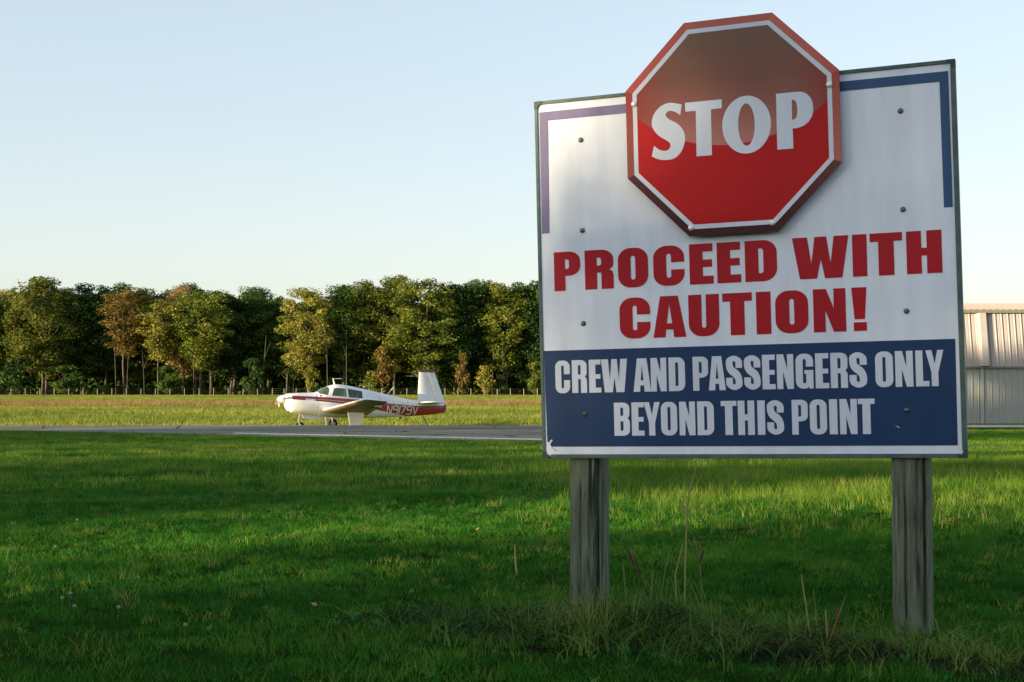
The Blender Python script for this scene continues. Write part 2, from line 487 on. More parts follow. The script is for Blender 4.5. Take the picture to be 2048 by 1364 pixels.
# the field beyond the pavement
fd_src = [clump_mesh('field_clump', 22, .45, .10, .26, .035, .8, FIELD, 81 + i) for i in range(5)]
xa, ya = pts_fov(57.2, 115, 3.2, 1.12, 3)
xb, yb = pts_fov(115, 262, 1.3, 1.12, 3)
x = np.concatenate([xa, xb]); y = np.concatenate([ya, yb])
k = ~((x > 14.5) & (y > 63))
x, y = x[k], y[k]
mow = .75 + .45 * (np.sin(y * 1.15 + .12 * np.sin(x * .2)) > 0) * np.clip((118 - y) / 20, 0, 1)
scatter('field_grass', np.stack([x, y, terrain(x, y) - .02], -1), rng.uniform(.8, 1.3, len(x)), fd_src, 'sunlit yellow-green grass of the airfield beyond the runway', zs=mow * rng.uniform(.7, 1.2, len(x)))
x = rng.uniform(-62, 62, 26000); y = rng.uniform(118, 168, 26000)
k = rng.uniform(0, 1, len(x)) < np.exp(-((y - 145 - 9 * np.sin(x * .045)) / 12) ** 2) * (.35 + .65 * (fld(x, y, .11) > .42))
x, y = x[k], y[k]
dr_src = [clump_mesh('weed_clump', 18, .4, .2, .55, .03, .6, DRY, 91 + i) for i in range(4)]
scatter('dry_weeds', np.stack([x, y, terrain(x, y) - .02], -1), rng.uniform(.7, 1.2, len(x)), dr_src, 'band of brown dead weeds across the far field')

# ------------------------------------------------------------------ lettering
def arc(cx, cy, rx, ry, a0, a1, n=7):
    return [(cx + rx * math.cos(R(a0 + (a1 - a0) * i / n)), cy + ry * math.sin(R(a0 + (a1 - a0) * i / n))) for i in range(n + 1)]

def glyph(ch, w, h, s, b):
    """heavy condensed capitals: w width, h height, s stem, b bar; returns list of loops (outline first, holes after)"""
    rx, ry = .42 * w, min(.42 * w, .30 * h)
    c = w - 2 * s
    ic = c * .5
    if ch == 'I': return [[(0, 0), (w, 0), (w, h), (0, h)]]
    if ch == 'T': return [[((w - s) / 2, 0), ((w + s) / 2, 0), ((w + s) / 2, h - b), (w, h - b), (w, h), (0, h), (0, h - b), ((w - s) / 2, h - b)]]
    if ch == 'H': return [[(0, 0), (s, 0), (s, .42 * h), (w - s, .42 * h), (w - s, 0), (w, 0), (w, h), (w - s, h), (w - s, .60 * h), (s, .60 * h), (s, h), (0, h)]]
    if ch == 'L': return [[(0, 0), (w, 0), (w, b), (s, b), (s, h), (0, h)]]
    if ch == 'E': return [[(0, 0), (w, 0), (w, b), (s, b), (s, .42 * h), (w * .95, .42 * h), (w * .95, .42 * h + b * .92), (s, .42 * h + b * .92), (s, h - b), (w * .98, h - b), (w * .98, h), (0, h)]]
    if ch == 'N': return [[(0, 0), (.37 * w, 0), (.37 * w, .50 * h), (.62 * w, 0), (w, 0), (w, h), (.63 * w, h), (.63 * w, .55 * h), (.40 * w, h), (0, h)]]
    if ch == 'W': return [[(0, h), (.27 * w, h), (.335 * w, .36 * h), (.40 * w, h), (.61 * w, h), (.675 * w, .36 * h), (.74 * w, h), (w, h), (.875 * w, 0), (.57 * w, 0), (.505 * w, .46 * h), (.43 * w, 0), (.125 * w, 0)]]
    if ch == 'A': return [[(0, 0), (.37 * w, 0), (.395 * w, .19 * h), (.605 * w, .19 * h), (.63 * w, 0), (w, 0), (.77 * w, h), (.23 * w, h)], [(.42 * w, .34 * h), (.58 * w, .34 * h), (.5 * w, .80 * h)]]
    if ch == 'Y': return [[(.31 * w, 0), (.69 * w, 0), (.69 * w, .38 * h), (w, h), (.66 * w, h), (.5 * w, .62 * h), (.34 * w, h), (0, h), (.31 * w, .38 * h)]]
    if ch == 'U': return [arc(rx, ry, rx, ry, 180, 270) + arc(w - rx, ry, rx, ry, 270, 360) + [(w, h), (w - s, h)] + arc(w - s - ic, b + ic, ic, ic, 0, -90, 4) + arc(s + ic, b + ic, ic, ic, 270, 180, 4) + [(s, h), (0, h)]]
    if ch == 'O': return [arc(rx, ry, rx, ry, 180, 270) + arc(w - rx, ry, rx, ry, 270, 360) + arc(w - rx, h - ry, rx, ry, 0, 90) + arc(rx, h - ry, rx, ry, 90, 180),
                          arc(s + ic, b + ic, ic, ic, 180, 360, 8) + arc(s + ic, h - b - ic, ic, ic, 0, 180, 8)]
    if ch == 'D': return [[(0, 0)] + arc(w - rx, ry, rx, ry, 270, 360) + arc(w - rx, h - ry, rx, ry, 0, 90) + [(0, h)],
                          [(s, b)] + arc(w - s - ic, b + ic, ic, ic, 270, 360, 5) + arc(w - s - ic, h - b - ic, ic, ic, 0, 90, 5) + [(s, h - b)]]
    if ch == 'P':
        yb = .38 * h
        return [[(0, 0), (s, 0), (s, yb)] + arc(w - rx, yb + ry * .8, rx, ry * .8, 270, 360) + arc(w - rx, h - ry * .8, rx, ry * .8, 0, 90) + [(0, h)],
                [(s, yb + b * .9)] + arc(w - s - ic, yb + b * .9 + ic, ic, ic, 270, 360, 4) + arc(w - s - ic, h - b - ic, ic, ic, 0, 90, 4) + [(s, h - b)]]
    if ch == 'R':
        k = w - s
        return [[(0, 0), (s, 0), (s, .42 * h), (k - .01 * w, .42 * h), (k, .36 * h), (k, 0), (w, 0), (w, .34 * h), (w * .97, .44 * h), (w * .86, .495 * h), (w * .97, .55 * h)] + [(w, .62 * h)] + arc(w - rx, h - ry * .8, rx, ry * .8, 0, 90) + [(0, h)],
                [(s, .42 * h + b * .9)] + arc(w - s - ic, .42 * h + b * .9 + ic, ic, ic, 270, 360, 4) + arc(w - s - ic, h - b - ic, ic, ic, 0, 90, 4) + [(s, h - b)]]
    if ch == 'B':
        return [[(0, 0)] + arc(w - rx, ry * .8, rx, ry * .8, 270, 360) + [(w, .40 * h), (w * .96, .48 * h), (w * .86, .525 * h), (w * .95, .57 * h), (w * .985, .64 * h)] + arc(w - rx, h - ry * .8, rx * .97, ry * .8, 0, 90) + [(0, h)],
                [(s, b)] + arc(w - s - ic, b + ic, ic, ic, 270, 360, 4) + arc(w - s - ic, .44 * h - ic, ic, ic, 0, 90, 4) + [(s, .44 * h)],
                [(s, .60 * h)] + arc(w - s - ic, .60 * h + ic, ic, ic, 270, 360, 4) + arc(w - s - ic, h - b - ic, ic, ic, 0, 90, 4) + [(s, h - b)]]
    if ch in 'CG':
        inner_r = arc(w - s - ic, h - b - ic, ic, ic, 0, 90, 4) + arc(s + ic, h - b - ic, ic, ic, 90, 180, 4) + arc(s + ic, b + ic, ic, ic, 180, 270, 4)
        outer_top = arc(w - rx, h - ry, rx, ry, 0, 90) + arc(rx, h - ry, rx, ry, 90, 180) + arc(rx, ry, rx, ry, 180, 270)
        if ch == 'C':
            lo = arc(w - rx, ry, rx, ry, 270, 360)
            return [outer_top + lo + [(w, .40 * h), (w - s, .40 * h)] + arc(w - s - ic, b + ic, ic, ic, 360, 270, 4) + inner_r[::-1] + [(w - s, .58 * h), (w, .58 * h)]]
        return [outer_top + [(w * .62, 0), (w * .74, .06 * h), (w * .76, 0), (w, 0), (w, .53 * h), (w * .50, .53 * h), (w * .50, .42 * h), (w - s, .42 * h)] + arc(w - s - ic, b + ic, ic, ic, 360, 270, 4) + inner_r[::-1] + [(w - s, .63 * h), (w, .63 * h)]]
    if ch == '!': return [[(.0, h), (w * .99, h), (w * .84, .27 * h), (.16 * w, .27 * h)], [(.10 * w, 0), (.95 * w, 0), (.95 * w, .20 * h), (.10 * w, .20 * h)]]
    if ch == 'S':
        cl = [(w - s / 2, .64 * h), (w - s / 2, .74 * h), (w - s / 2 - .02 * w, h * .84), (w * .5, h - b * .5), (s * .54, h * .85), (s * .52, h * .74), (s * .62, h * .64), (w * .38, h * .555), (w * .62, h * .46), (w - s * .62, h * .36), (w - s * .52, h * .25), (w - s * .56, h * .15), (w * .5, b * .5), (s / 2 + .02 * w, h * .16), (s / 2, .26 * h), (s / 2, .36 * h)]
        wd = [s, s, s * .92, b, s, s * 1.02, s * 1.05, s * 1.15, s * 1.15, s * 1.05, s * 1.02, s, b, s * .92, s, s]
        pts = []
        for i in range(len(cl) - 1):          # catmull-rom refinement
            p0, p1, p2, p3 = cl[max(i - 1, 0)], cl[i], cl[i + 1], cl[min(i + 2, len(cl) - 1)]
            for q in range(4):
                t = q / 4
                f_ = lambda a, b_, c_, d: .5 * ((2 * b_) + (-a + c_) * t + (2 * a - 5 * b_ + 4 * c_ - d) * t * t + (-a + 3 * b_ - 3 * c_ + d) * t ** 3)
                pts.append((f_(p0[0], p1[0], p2[0], p3[0]), f_(p0[1], p1[1], p2[1], p3[1]), wd[i] * (1 - t) + wd[i + 1] * t))
        pts.append((cl[-1][0], cl[-1][1], wd[-1]))
        L_, R_ = [], []
        for i, (x_, y_, w_) in enumerate(pts):
            a, b_ = pts[max(i - 1, 0)], pts[min(i + 1, len(pts) - 1)]
            tx, ty = b_[0] - a[0], b_[1] - a[1]; d = math.hypot(tx, ty) or 1
            if i == 0 or i == len(pts) - 1: tx, ty, d = 0, (1 if i == 0 else 1), 1
            nx, ny = -ty / d, tx / d
            L_.append((x_ + nx * w_ / 2, y_ + ny * w_ / 2)); R_.append((x_ - nx * w_ / 2, y_ - ny * w_ / 2))
        cl2 = lambda q: (min(max(q[0], 0), w), min(max(q[1], 0), h))
        return [[cl2(q) for q in L_ + R_[::-1]]]
    return []

def fill(loops, place):
    """tessellate outline + holes -> verts, tris; place maps (u,v) to 3-D"""
    flat = [q for lp in loops for q in lp]
    tris = tessellate_polygon([[Vector((a, b, 0)) for a, b in lp] for lp in loops])
    out = []
    for t in tris:
        a, b, c = (flat[i] for i in t)
        ar = (b[0] - a[0]) * (c[1] - a[1]) - (c[0] - a[0]) * (b[1] - a[1])
        if abs(ar) < 1e-12: continue
        out.append(t if ar > 0 else (t[0], t[2], t[1]))
    return [place(*q) for q in flat], out

def panel_shape(mb, loops, y, mi=0, thick=0.0012):
    V, T = fill(loops, lambda u, v: (u, y, v))
    mb.add(V, T, mi)

def text_line(name, letters, v0, h, srel, brel, y, mat, parent):
    mb = MB()
    for ch, u0, u1 in letters:
        w = u1 - u0
        s = w if ch == 'I' else (w * srel if ch != 'T' else h * .36)
        if ch in 'EL': s = w * srel * 1.32
        if ch == 'T': s = min(w * .48, s)
        lps = glyph(ch, w, h, s, h * brel)
        if ch == '!':
            for lp in lps: panel_shape(mb, [[(u0 + a, v0 + b) for a, b in lp]], y)
        else:
            panel_shape(mb, [[(u0 + a, v0 + b) for a, b in lp] for lp in lps], y)
    return mb.build(name, mat, parent)

# ------------------------------------------------------------------ the warning sign
T_SIGN = Vector((0.95385, 5.98797, 0.48806 + CAM_Z))
YAW, ROLL, TILT = -0.38955, -0.02006, 0.01148
W2, H2 = 1.80483 / 2, 1.59191 / 2
MS = Matrix.Rotation(YAW, 4, 'Z') @ Matrix.Rotation(TILT, 4, 'X') @ Matrix.Rotation(ROLL, 4, 'Y')
def bw(u, v, off=0.0): return T_SIGN + (MS @ Vector((u, -off, v)))
base = bw(0, 0); base = Vector((base.x, base.y, 0))
sign = empty('warning_sign', base, 0, 'large white airport sign with red octagonal stop plate, standing on two grey wooden posts', 'sign')

def sign_print(name, c, rough=.38, var=.05, coat=.0):
    """printed vinyl on aluminium: faint vertical run marks and dust"""
    m, n, l, p = newmat(name)
    tc = n.new('ShaderNodeTexCoord'); mp = n.new('ShaderNodeMapping'); mp.inputs['Scale'].default_value = (5, 5, .6)
    nz = n.new('ShaderNodeTexNoise'); nz.inputs['Scale'].default_value = 2.2; nz.inputs['Detail'].default_value = 9; nz.inputs['Roughness'].default_value = .65
    l.new(tc.outputs['Object'], mp.inputs[0]); l.new(mp.outputs[0], nz.inputs[0])
    rp = n.new('ShaderNodeValToRGB')
    rp.color_ramp.elements[0].position = .3; rp.color_ramp.elements[1].position = .7
    rp.color_ramp.elements[0].color = (*[x * (1 - var) for x in c], 1)
    rp.color_ramp.elements[1].color = (*[min(1, x * (1 + var)) for x in c], 1)
    l.new(nz.outputs[0], rp.inputs[0])
    n2 = n.new('ShaderNodeTexNoise'); n2.inputs['Scale'].default_value = 420; n2.inputs['Detail'].default_value = 2
    l.new(tc.outputs['Object'], n2.inputs[0])
    m2 = n.new('ShaderNodeMix'); m2.data_type = 'RGBA'; m2.blend_type = 'OVERLAY'; m2.inputs[0].default_value = .22
    l.new(rp.outputs[0], m2.inputs[6]); l.new(n2.outputs[0], m2.inputs[7])
    l.new(m2.outputs[2], p.inputs['Base Color'])
    p.inputs['Roughness'].default_value = rough; p.inputs['Specular IOR Level'].default_value = .22
    p.inputs['Coat Weight'].default_value = coat
    mr = n.new('ShaderNodeMapRange'); mr.inputs[3].default_value = rough * .8; mr.inputs[4].default_value = rough * 1.35
    l.new(nz.outputs[0], mr.inputs[0]); l.new(mr.outputs[0], p.inputs['Roughness'])
    return m
M_WHITE = sign_print('white_sign_vinyl', (.76, .80, .90), var=.09)
M_RED = sign_print('red_sign_vinyl', (.42, .004, .014), var=.10)
M_BLUE = sign_print('blue_sign_vinyl', (.010, .040, .118), var=.10)
M_BLUE2 = sign_print('corner_bar_vinyl', (.030, .085, .19), var=.12)
M_PURPLE = sign_print('purple_corner_bar_vinyl', (.17, .15, .28), var=.25)  # left corner bar, paler and more purple than the right one
M_LET = sign_print('white_letter_vinyl', (.66, .70, .80))
M_EDGE = pmat('dark_green_edge_trim', (.055, .095, .085), .5, c2=(.10, .15, .145), scale=14, bump=.2, spec=.3)
M_BOLT = pmat('dull_bolt_metal', (.16, .20, .17), .45, .6, c2=(.07, .10, .08), scale=60)
M_RIVET = pmat('bright_screw_metal', (.85, .78, .76), .35, .3)

PT = 0.022
# board built as a slightly dented grid so its face is not perfectly flat
mb = MB()
NU, NV = 36, 32
def dent(u, v):
    d = .0016 * math.sin(u * 4.1 + .6) * math.cos(v * 3.3) + .0010 * math.sin(u * 9 + v * 5)
    return d
Vg = []
for j in range(NV + 1):
    for i in range(NU + 1):
        u = -W2 + .008 + (2 * W2 - .016) * i / NU; v = -H2 + .008 + (2 * H2 - .016) * j / NV
        Vg.append((u, 0, v))
Fg = [(j * (NU + 1) + i, j * (NU + 1) + i + 1, (j + 1) * (NU + 1) + i + 1, (j + 1) * (NU + 1) + i) for j in range(NV) for i in range(NU)]
mb.add(Vg, Fg)
mb.box(-W2 + .008, W2 - .008, .001, PT, -H2 + .008, H2 - .008)
panel = mb.build('panel', M_WHITE, sign)
panel.matrix_local = Matrix.Translation(T_SIGN - base) @ MS
def pchild(mb_, name, mat, **k): return mb_.build(name, mat, panel, **k)
# edge trim: four channels plus four corner caps
for nm, x0, x1, z0, z1 in (('edge_trim', -W2 + .022, W2 - .022, H2 - .016, H2), ('edge_trim', -W2 + .04, W2 - .03, -H2, -H2 + .018),
                           ('edge_trim', -W2, -W2 + .015, -H2 + .03, H2 - .022), ('edge_trim', W2 - .020, W2, -H2 + .03, H2 - .022)):
    m_ = MB(); m_.box(x0, x1, -.006, PT + .004, z0, z1)
    bevel(pchild(m_, nm, M_EDGE), .0022)
M_CAP = pmat('black_corner_cap', (.012, .028, .026), .55, c2=(.03, .05, .05), scale=30)
for sx, sz in ((-1, 1), (1, 1), (1, -1), (-1, -1)):
    m_ = MB()
    a, b = sx * W2, sz * H2
    q = .034
    tri = [(a, b), (a - sx * q, b), (a - sx * q, b - sz * .013), (a - sx * .019, b - sz * .019), (a - sx * .013, b - sz * q), (a, b - sz * q)]
    for yy in (-.0085, PT + .005):
        V_, T_ = fill([tri], lambda u, v: (u, yy, v)); m_.add(V_, T_)
    k = len(tri)
    V_ = [(u, -.0085, v) for u, v in tri] + [(u, PT + .005, v) for u, v in tri]
    m_.add(V_, [(i, (i + 1) % k, k + (i + 1) % k, k + i) for i in range(k)])
    fixn(pchild(m_, 'corner_cap', M_CAP))
# blue field (bottom left corner torn off) and two corner bars
m_ = MB()
panel_shape(m_, [[(-.858, -.7445), (.866, -.7455), (.869, -.3215), (-.886, -.319), (-.879, -.722), (-.872, -.726), (-.866, -.716), (-.858, -.712), (-.853, -.716), (-.860, -.724), (-.866, -.735)]], -.0016)
blue_field = pchild(m_, 'blue_field', M_BLUE)
m_ = MB(); panel_shape(m_, [[(-.881, .747), (-.881, .204), (-.846, .204), (-.840, .7065), (-.40, .7065), (-.40, .747)]], -.0016)
pchild(m_, 'corner_bar', M_PURPLE)
m_ = MB(); panel_shape(m_, [[(.40, .7505), (.40, .7105), (.8395, .7110), (.8415, .2045), (.876, .2045), (.8745, .7505)]], -.0016)
pchild(m_, 'corner_bar', M_BLUE2)
# lettering
text_line('red_lettering', [('P', -0.8278, -0.7046), ('R', -0.6834, -0.5512), ('O', -0.5305, -0.3935), ('C', -0.3704, -0.2323), ('E', -0.2102, -0.1054), ('E', -0.0898, 0.0135), ('D', 0.0306, 0.166), ('W', 0.2308, 0.4623), ('I', 0.4764, 0.5346), ('T', 0.5466, 0.6753), ('H', 0.691, 0.8288)], -.0555, .1725, .425, .20, -.0016, M_RED, panel)
text_line('red_lettering', [('C', -0.5288, -0.3895), ('A', -0.3777, -0.2312), ('U', -0.2196, -0.0855), ('T', -0.0712, 0.0558), ('I', 0.0725, 0.1347), ('O', 0.1531, 0.2902), ('N', 0.311, 0.4435), ('!', 0.4674, 0.5291)], -.2775, .178, .43, .20, -.0016, M_RED, panel)
text_line('white_lettering', [('C', -0.8332, -0.7646), ('R', -0.755, -0.6857), ('E', -0.6757, -0.6201), ('W', -0.6188, -0.4994), ('A', -0.4728, -0.3936), ('N', -0.3936, -0.3238), ('D', -0.3138, -0.2417), ('P', -0.2073, -0.1404), ('A', -0.1391, -0.0652), ('S', -0.0631, 0.0068), ('S', 0.0143, 0.0839), ('E', 0.0914, 0.1464), ('N', 0.1529, 0.2222), ('G', 0.2311, 0.3036), ('E', 0.3125, 0.3676), ('R', 0.3747, 0.4436), ('S', 0.4507, 0.5212), ('O', 0.5543, 0.6246), ('N', 0.6334, 0.7031), ('L', 0.713, 0.7649), ('Y', 0.7524, 0.8221)], -.5085, .1445, .41, .15, -.0030, M_LET, panel)
text_line('white_lettering', [('B', -0.5647, -0.4935), ('E', -0.4846, -0.4282), ('Y', -0.4295, -0.3573), ('O', -0.3529, -0.2814), ('N', -0.2715, -0.2019), ('D', -0.1925, -0.1203), ('T', -0.0895, -0.0223), ('H', -0.0169, 0.0537), ('I', 0.0661, 0.0979), ('S', 0.1065, 0.1769), ('P', 0.2102, 0.2761), ('O', 0.2841, 0.3541), ('I', 0.364, 0.397), ('N', 0.4065, 0.4765), ('T', 0.4804, 0.5475)], -.698, .1440, .41, .15, -.0030, M_LET, panel)
# carriage bolts
for u, v in ((-.688, .6067), (-.690, .2065), (-.696, -.2036), (-.6995, -.6016), (.6846, .6073), (.6825, .2073), (.684, -.2036), (.6741, -.6024)):
    m_ = MB(); m_.lathe([(.0115, 0), (.0112, -.003), (.0085, -.0065), (.004, -.0085)], (u, -.0012, v), 'Y', 14)
    pchild(m_, 'bolt', M_BOLT, smooth=True)
# scratch marks
m_ = MB(); panel_shape(m_, [[(.625, -.664), (.640, -.669), (.645, -.675), (.637, -.672)]], -.0032); pchild(m_, 'scratch', M_LET)
M_CREASE = pmat('crease_grime', (.15, .20, .19), .6)
m_ = MB(); panel_shape(m_, [[(-.866, -.738), (-.864, -.740), (-.843, -.757), (-.828, -.766), (-.845, -.760)]], -.0020); pchild(m_, 'crease', M_CREASE)

# ---- stop plate
OCU, OCV, OCR = -.00639, .60316, .457
OOFF = -.040
stop = bpy.data.objects.new('stop_plate', None)
def octo(r, cu=OCU, cv=OCV):
    t = r * math.tan(math.pi / 8)
    return [(cu + a, cv + b) for a, b in ((-t, r), (t, r), (r, t), (r, -t), (t, -r), (-t, -r), (-r, -t), (-r, t))]   # clockwise from the top
o1 = octo(OCR); o2 = octo(OCR - .031); o3 = octo(OCR - .050)
m_ = MB()
k = 8
m_.add([(u, OOFF, v) for u, v in o1] + [(u, OOFF + .005, v) for u, v in o1], [(i, (i + 1) % k, k + (i + 1) % k, k + i) for i in range(k)] + [tuple(range(7, -1, -1)), tuple(range(8, 16))])
M_PLATE = pmat('plate_metal', (.10, .05, .05), .5, .2)
plate = pchild(m_, 'stop_plate', M_PLATE); fixn(plate)
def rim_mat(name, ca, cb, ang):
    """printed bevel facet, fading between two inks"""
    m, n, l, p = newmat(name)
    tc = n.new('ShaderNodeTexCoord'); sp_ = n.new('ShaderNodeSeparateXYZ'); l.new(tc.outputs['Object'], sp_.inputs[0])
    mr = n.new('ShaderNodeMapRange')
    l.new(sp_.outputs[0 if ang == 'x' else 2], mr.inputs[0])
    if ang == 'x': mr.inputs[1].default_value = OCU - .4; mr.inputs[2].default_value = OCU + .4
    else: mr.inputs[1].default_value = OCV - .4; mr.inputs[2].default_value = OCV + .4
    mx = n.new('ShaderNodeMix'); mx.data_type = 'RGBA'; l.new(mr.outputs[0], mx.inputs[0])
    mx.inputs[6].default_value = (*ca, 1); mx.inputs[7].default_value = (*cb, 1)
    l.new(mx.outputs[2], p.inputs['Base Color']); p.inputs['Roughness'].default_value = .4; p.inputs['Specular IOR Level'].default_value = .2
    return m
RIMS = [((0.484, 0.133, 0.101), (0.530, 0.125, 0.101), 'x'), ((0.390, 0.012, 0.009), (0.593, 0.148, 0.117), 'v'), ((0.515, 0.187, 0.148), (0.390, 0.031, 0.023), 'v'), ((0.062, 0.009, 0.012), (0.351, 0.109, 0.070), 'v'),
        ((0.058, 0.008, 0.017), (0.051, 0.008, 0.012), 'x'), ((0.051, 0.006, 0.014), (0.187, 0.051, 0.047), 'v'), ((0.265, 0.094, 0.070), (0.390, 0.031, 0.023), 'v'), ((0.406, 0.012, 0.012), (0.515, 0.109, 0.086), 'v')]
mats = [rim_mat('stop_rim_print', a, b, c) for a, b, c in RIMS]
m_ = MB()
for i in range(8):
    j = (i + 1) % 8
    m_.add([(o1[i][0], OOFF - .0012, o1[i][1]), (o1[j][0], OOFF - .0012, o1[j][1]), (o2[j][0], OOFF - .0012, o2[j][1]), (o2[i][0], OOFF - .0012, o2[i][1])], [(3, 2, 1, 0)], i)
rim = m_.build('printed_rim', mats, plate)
m_ = MB()
for i in range(8):
    j = (i + 1) % 8
    m_.add([(o2[i][0], OOFF - .0016, o2[i][1]), (o2[j][0], OOFF - .0016, o2[j][1]), (o3[j][0], OOFF - .0016, o3[j][1]), (o3[i][0], OOFF - .0016, o3[i][1])], [(3, 2, 1, 0)])
m_.build('white_border', M_LET, plate)
# red face printed with a glossy "lens" highlight above an arc
m, n, l, p = newmat('stop_face_print')
tc = n.new('ShaderNodeTexCoord'); sp_ = n.new('ShaderNodeSeparateXYZ'); l.new(tc.outputs['Object'], sp_.inputs[0])
def math_(op, a, b=None, c=None):
    q = n.new('ShaderNodeMath'); q.operation = op
    for i, v_ in enumerate((a, b, c)):
        if v_ is None: continue
        if isinstance(v_, (int, float)): q.inputs[i].default_value = v_
        else: l.new(v_, q.inputs[i])
    return q.outputs[0]
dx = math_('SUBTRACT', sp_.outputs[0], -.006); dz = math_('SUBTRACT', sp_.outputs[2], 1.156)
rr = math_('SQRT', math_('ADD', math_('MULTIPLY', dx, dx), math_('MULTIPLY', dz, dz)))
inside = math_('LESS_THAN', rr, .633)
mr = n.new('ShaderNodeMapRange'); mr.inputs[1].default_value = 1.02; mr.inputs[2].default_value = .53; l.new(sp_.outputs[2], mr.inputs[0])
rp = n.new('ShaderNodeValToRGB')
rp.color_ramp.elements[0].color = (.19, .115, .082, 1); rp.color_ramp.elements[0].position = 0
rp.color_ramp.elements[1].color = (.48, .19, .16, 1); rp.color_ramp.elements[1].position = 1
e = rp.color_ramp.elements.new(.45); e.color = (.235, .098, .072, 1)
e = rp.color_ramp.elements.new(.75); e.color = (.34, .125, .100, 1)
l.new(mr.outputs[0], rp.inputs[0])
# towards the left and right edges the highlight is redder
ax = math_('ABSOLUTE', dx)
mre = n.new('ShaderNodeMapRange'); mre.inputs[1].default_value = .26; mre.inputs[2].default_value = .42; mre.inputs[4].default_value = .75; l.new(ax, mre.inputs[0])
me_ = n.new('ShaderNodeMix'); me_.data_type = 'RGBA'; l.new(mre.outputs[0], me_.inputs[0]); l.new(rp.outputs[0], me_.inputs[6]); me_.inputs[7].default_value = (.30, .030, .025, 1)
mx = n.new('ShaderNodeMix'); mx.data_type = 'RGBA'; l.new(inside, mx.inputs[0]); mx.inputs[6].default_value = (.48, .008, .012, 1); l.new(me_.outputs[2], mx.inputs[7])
nz = n.new('ShaderNodeTexNoise'); nz.inputs['Scale'].default_value = 380; l.new(tc.outputs['Object'], nz.inputs[0])
mo = n.new('ShaderNodeMix'); mo.data_type = 'RGBA'; mo.blend_type = 'OVERLAY'; mo.inputs[0].default_value = .25
l.new(mx.outputs[2], mo.inputs[6]); l.new(nz.outputs[0], mo.inputs[7])
l.new(mo.outputs[2], p.inputs['Base Color']); p.inputs['Roughness'].default_value = .42; p.inputs['Specular IOR Level'].default_value = .15
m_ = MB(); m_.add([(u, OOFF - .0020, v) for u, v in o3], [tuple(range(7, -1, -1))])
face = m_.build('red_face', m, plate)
S_PTS = [(-0.2138, 0.712), (-0.2632, 0.7241), (-0.3013, 0.7159), (-0.3325, 0.6894), (-0.3479, 0.6539), (-0.3439, 0.6203), (-0.3199, 0.5887), (-0.2901, 0.5677), (-0.2716, 0.5533), (-0.2682, 0.5383), (-0.2762, 0.5243), (-0.2933, 0.5202), (-0.3178, 0.5267), (-0.3409, 0.5463), (-0.352, 0.5011), (-0.3264, 0.488), (-0.2944, 0.4806), (-0.2546, 0.484), (-0.2239, 0.5072), (-0.2059, 0.5459), (-0.2038, 0.5823), (-0.2173, 0.6127), (-0.2392, 0.6348), (-0.2689, 0.6522), (-0.2837, 0.6664), (-0.2853, 0.6776), (-0.2756, 0.6878), (-0.2604, 0.6893), (-0.2417, 0.6817), (-0.2214, 0.6673)]
corner = {0, 13, 14, 29}
sp2 = []
for i in range(len(S_PTS)):
    P0, P1, P2, P3 = S_PTS[i - 1], S_PTS[i], S_PTS[(i + 1) % 30], S_PTS[(i + 2) % 30]
    if i in corner: P0 = P1
    if (i + 1) % 30 in corner: P3 = P2
    for q in range(3):
        t = q / 3
        if i in corner and (i + 1) % 30 in corner:
            sp2.append((P1[0] + (P2[0] - P1[0]) * t, P1[1] + (P2[1] - P1[1]) * t)); continue
        sp2.append(tuple(.5 * (2 * P1[j] + (-P0[j] + P2[j]) * t + (2 * P0[j] - 5 * P1[j] + 4 * P2[j] - P3[j]) * t * t + (-P0[j] + 3 * P1[j] - 3 * P2[j] + P3[j]) * t ** 3) for j in (0, 1)))
m_ = MB()
YL = OOFF - .0032
panel_shape(m_, [sp2], YL)
panel_shape(m_, [[(-.1550, .485), (-.0885, .485), (-.0870, .6795), (-.0405, .6803), (-.0400, .7175), (-.1994, .7175), (-.1988, .6795), (-.1535, .6795)]], YL)
panel_shape(m_, [arc(.0625, .601, .1035, .1215, 0, 360, 40)[:-1], arc(.0625, .6015, .0352, .0890, 0, 360, 30)[:-1]], YL)
panel_shape(m_, [[(.1890, .4847), (.2557, .4850), (.2552, .5675), (.275, .5675), (.300, .5745), (.322, .590), (.337, .613), (.3420, .640), (.3400, .668), (.331, .690), (.316, .707), (.297, .7165), (.275, .7180), (.1900, .7180)],
                 [(.2537, .6035), (.2640, .6045), (.2735, .6150), (.2772, .6430), (.2740, .6730), (.2650, .6860), (.2547, .6872)]], YL)
m_.build('stop_lettering', M_LET, plate)
for u, v in ((-.4258, .7344), (.4099, .7347), (.1601, .1832), (-.1875, .1834)):
    m_ = MB(); m_.lathe([(.0125, 0), (.0125, -.004), (.009, -.0075), (.004, -.0085)], (u, OOFF - .002, v), 'Y', 16)
    m_.build('screw', M_RIVET, plate, smooth=True)
    m_ = MB(); m_.lathe([(.006, -.0), (.006, OOFF + .005)], (u * .97, 0, v), 'Y', 8)
    m_.build('standoff', M_BOLT, plate)
bpy.data.objects.remove(stop)

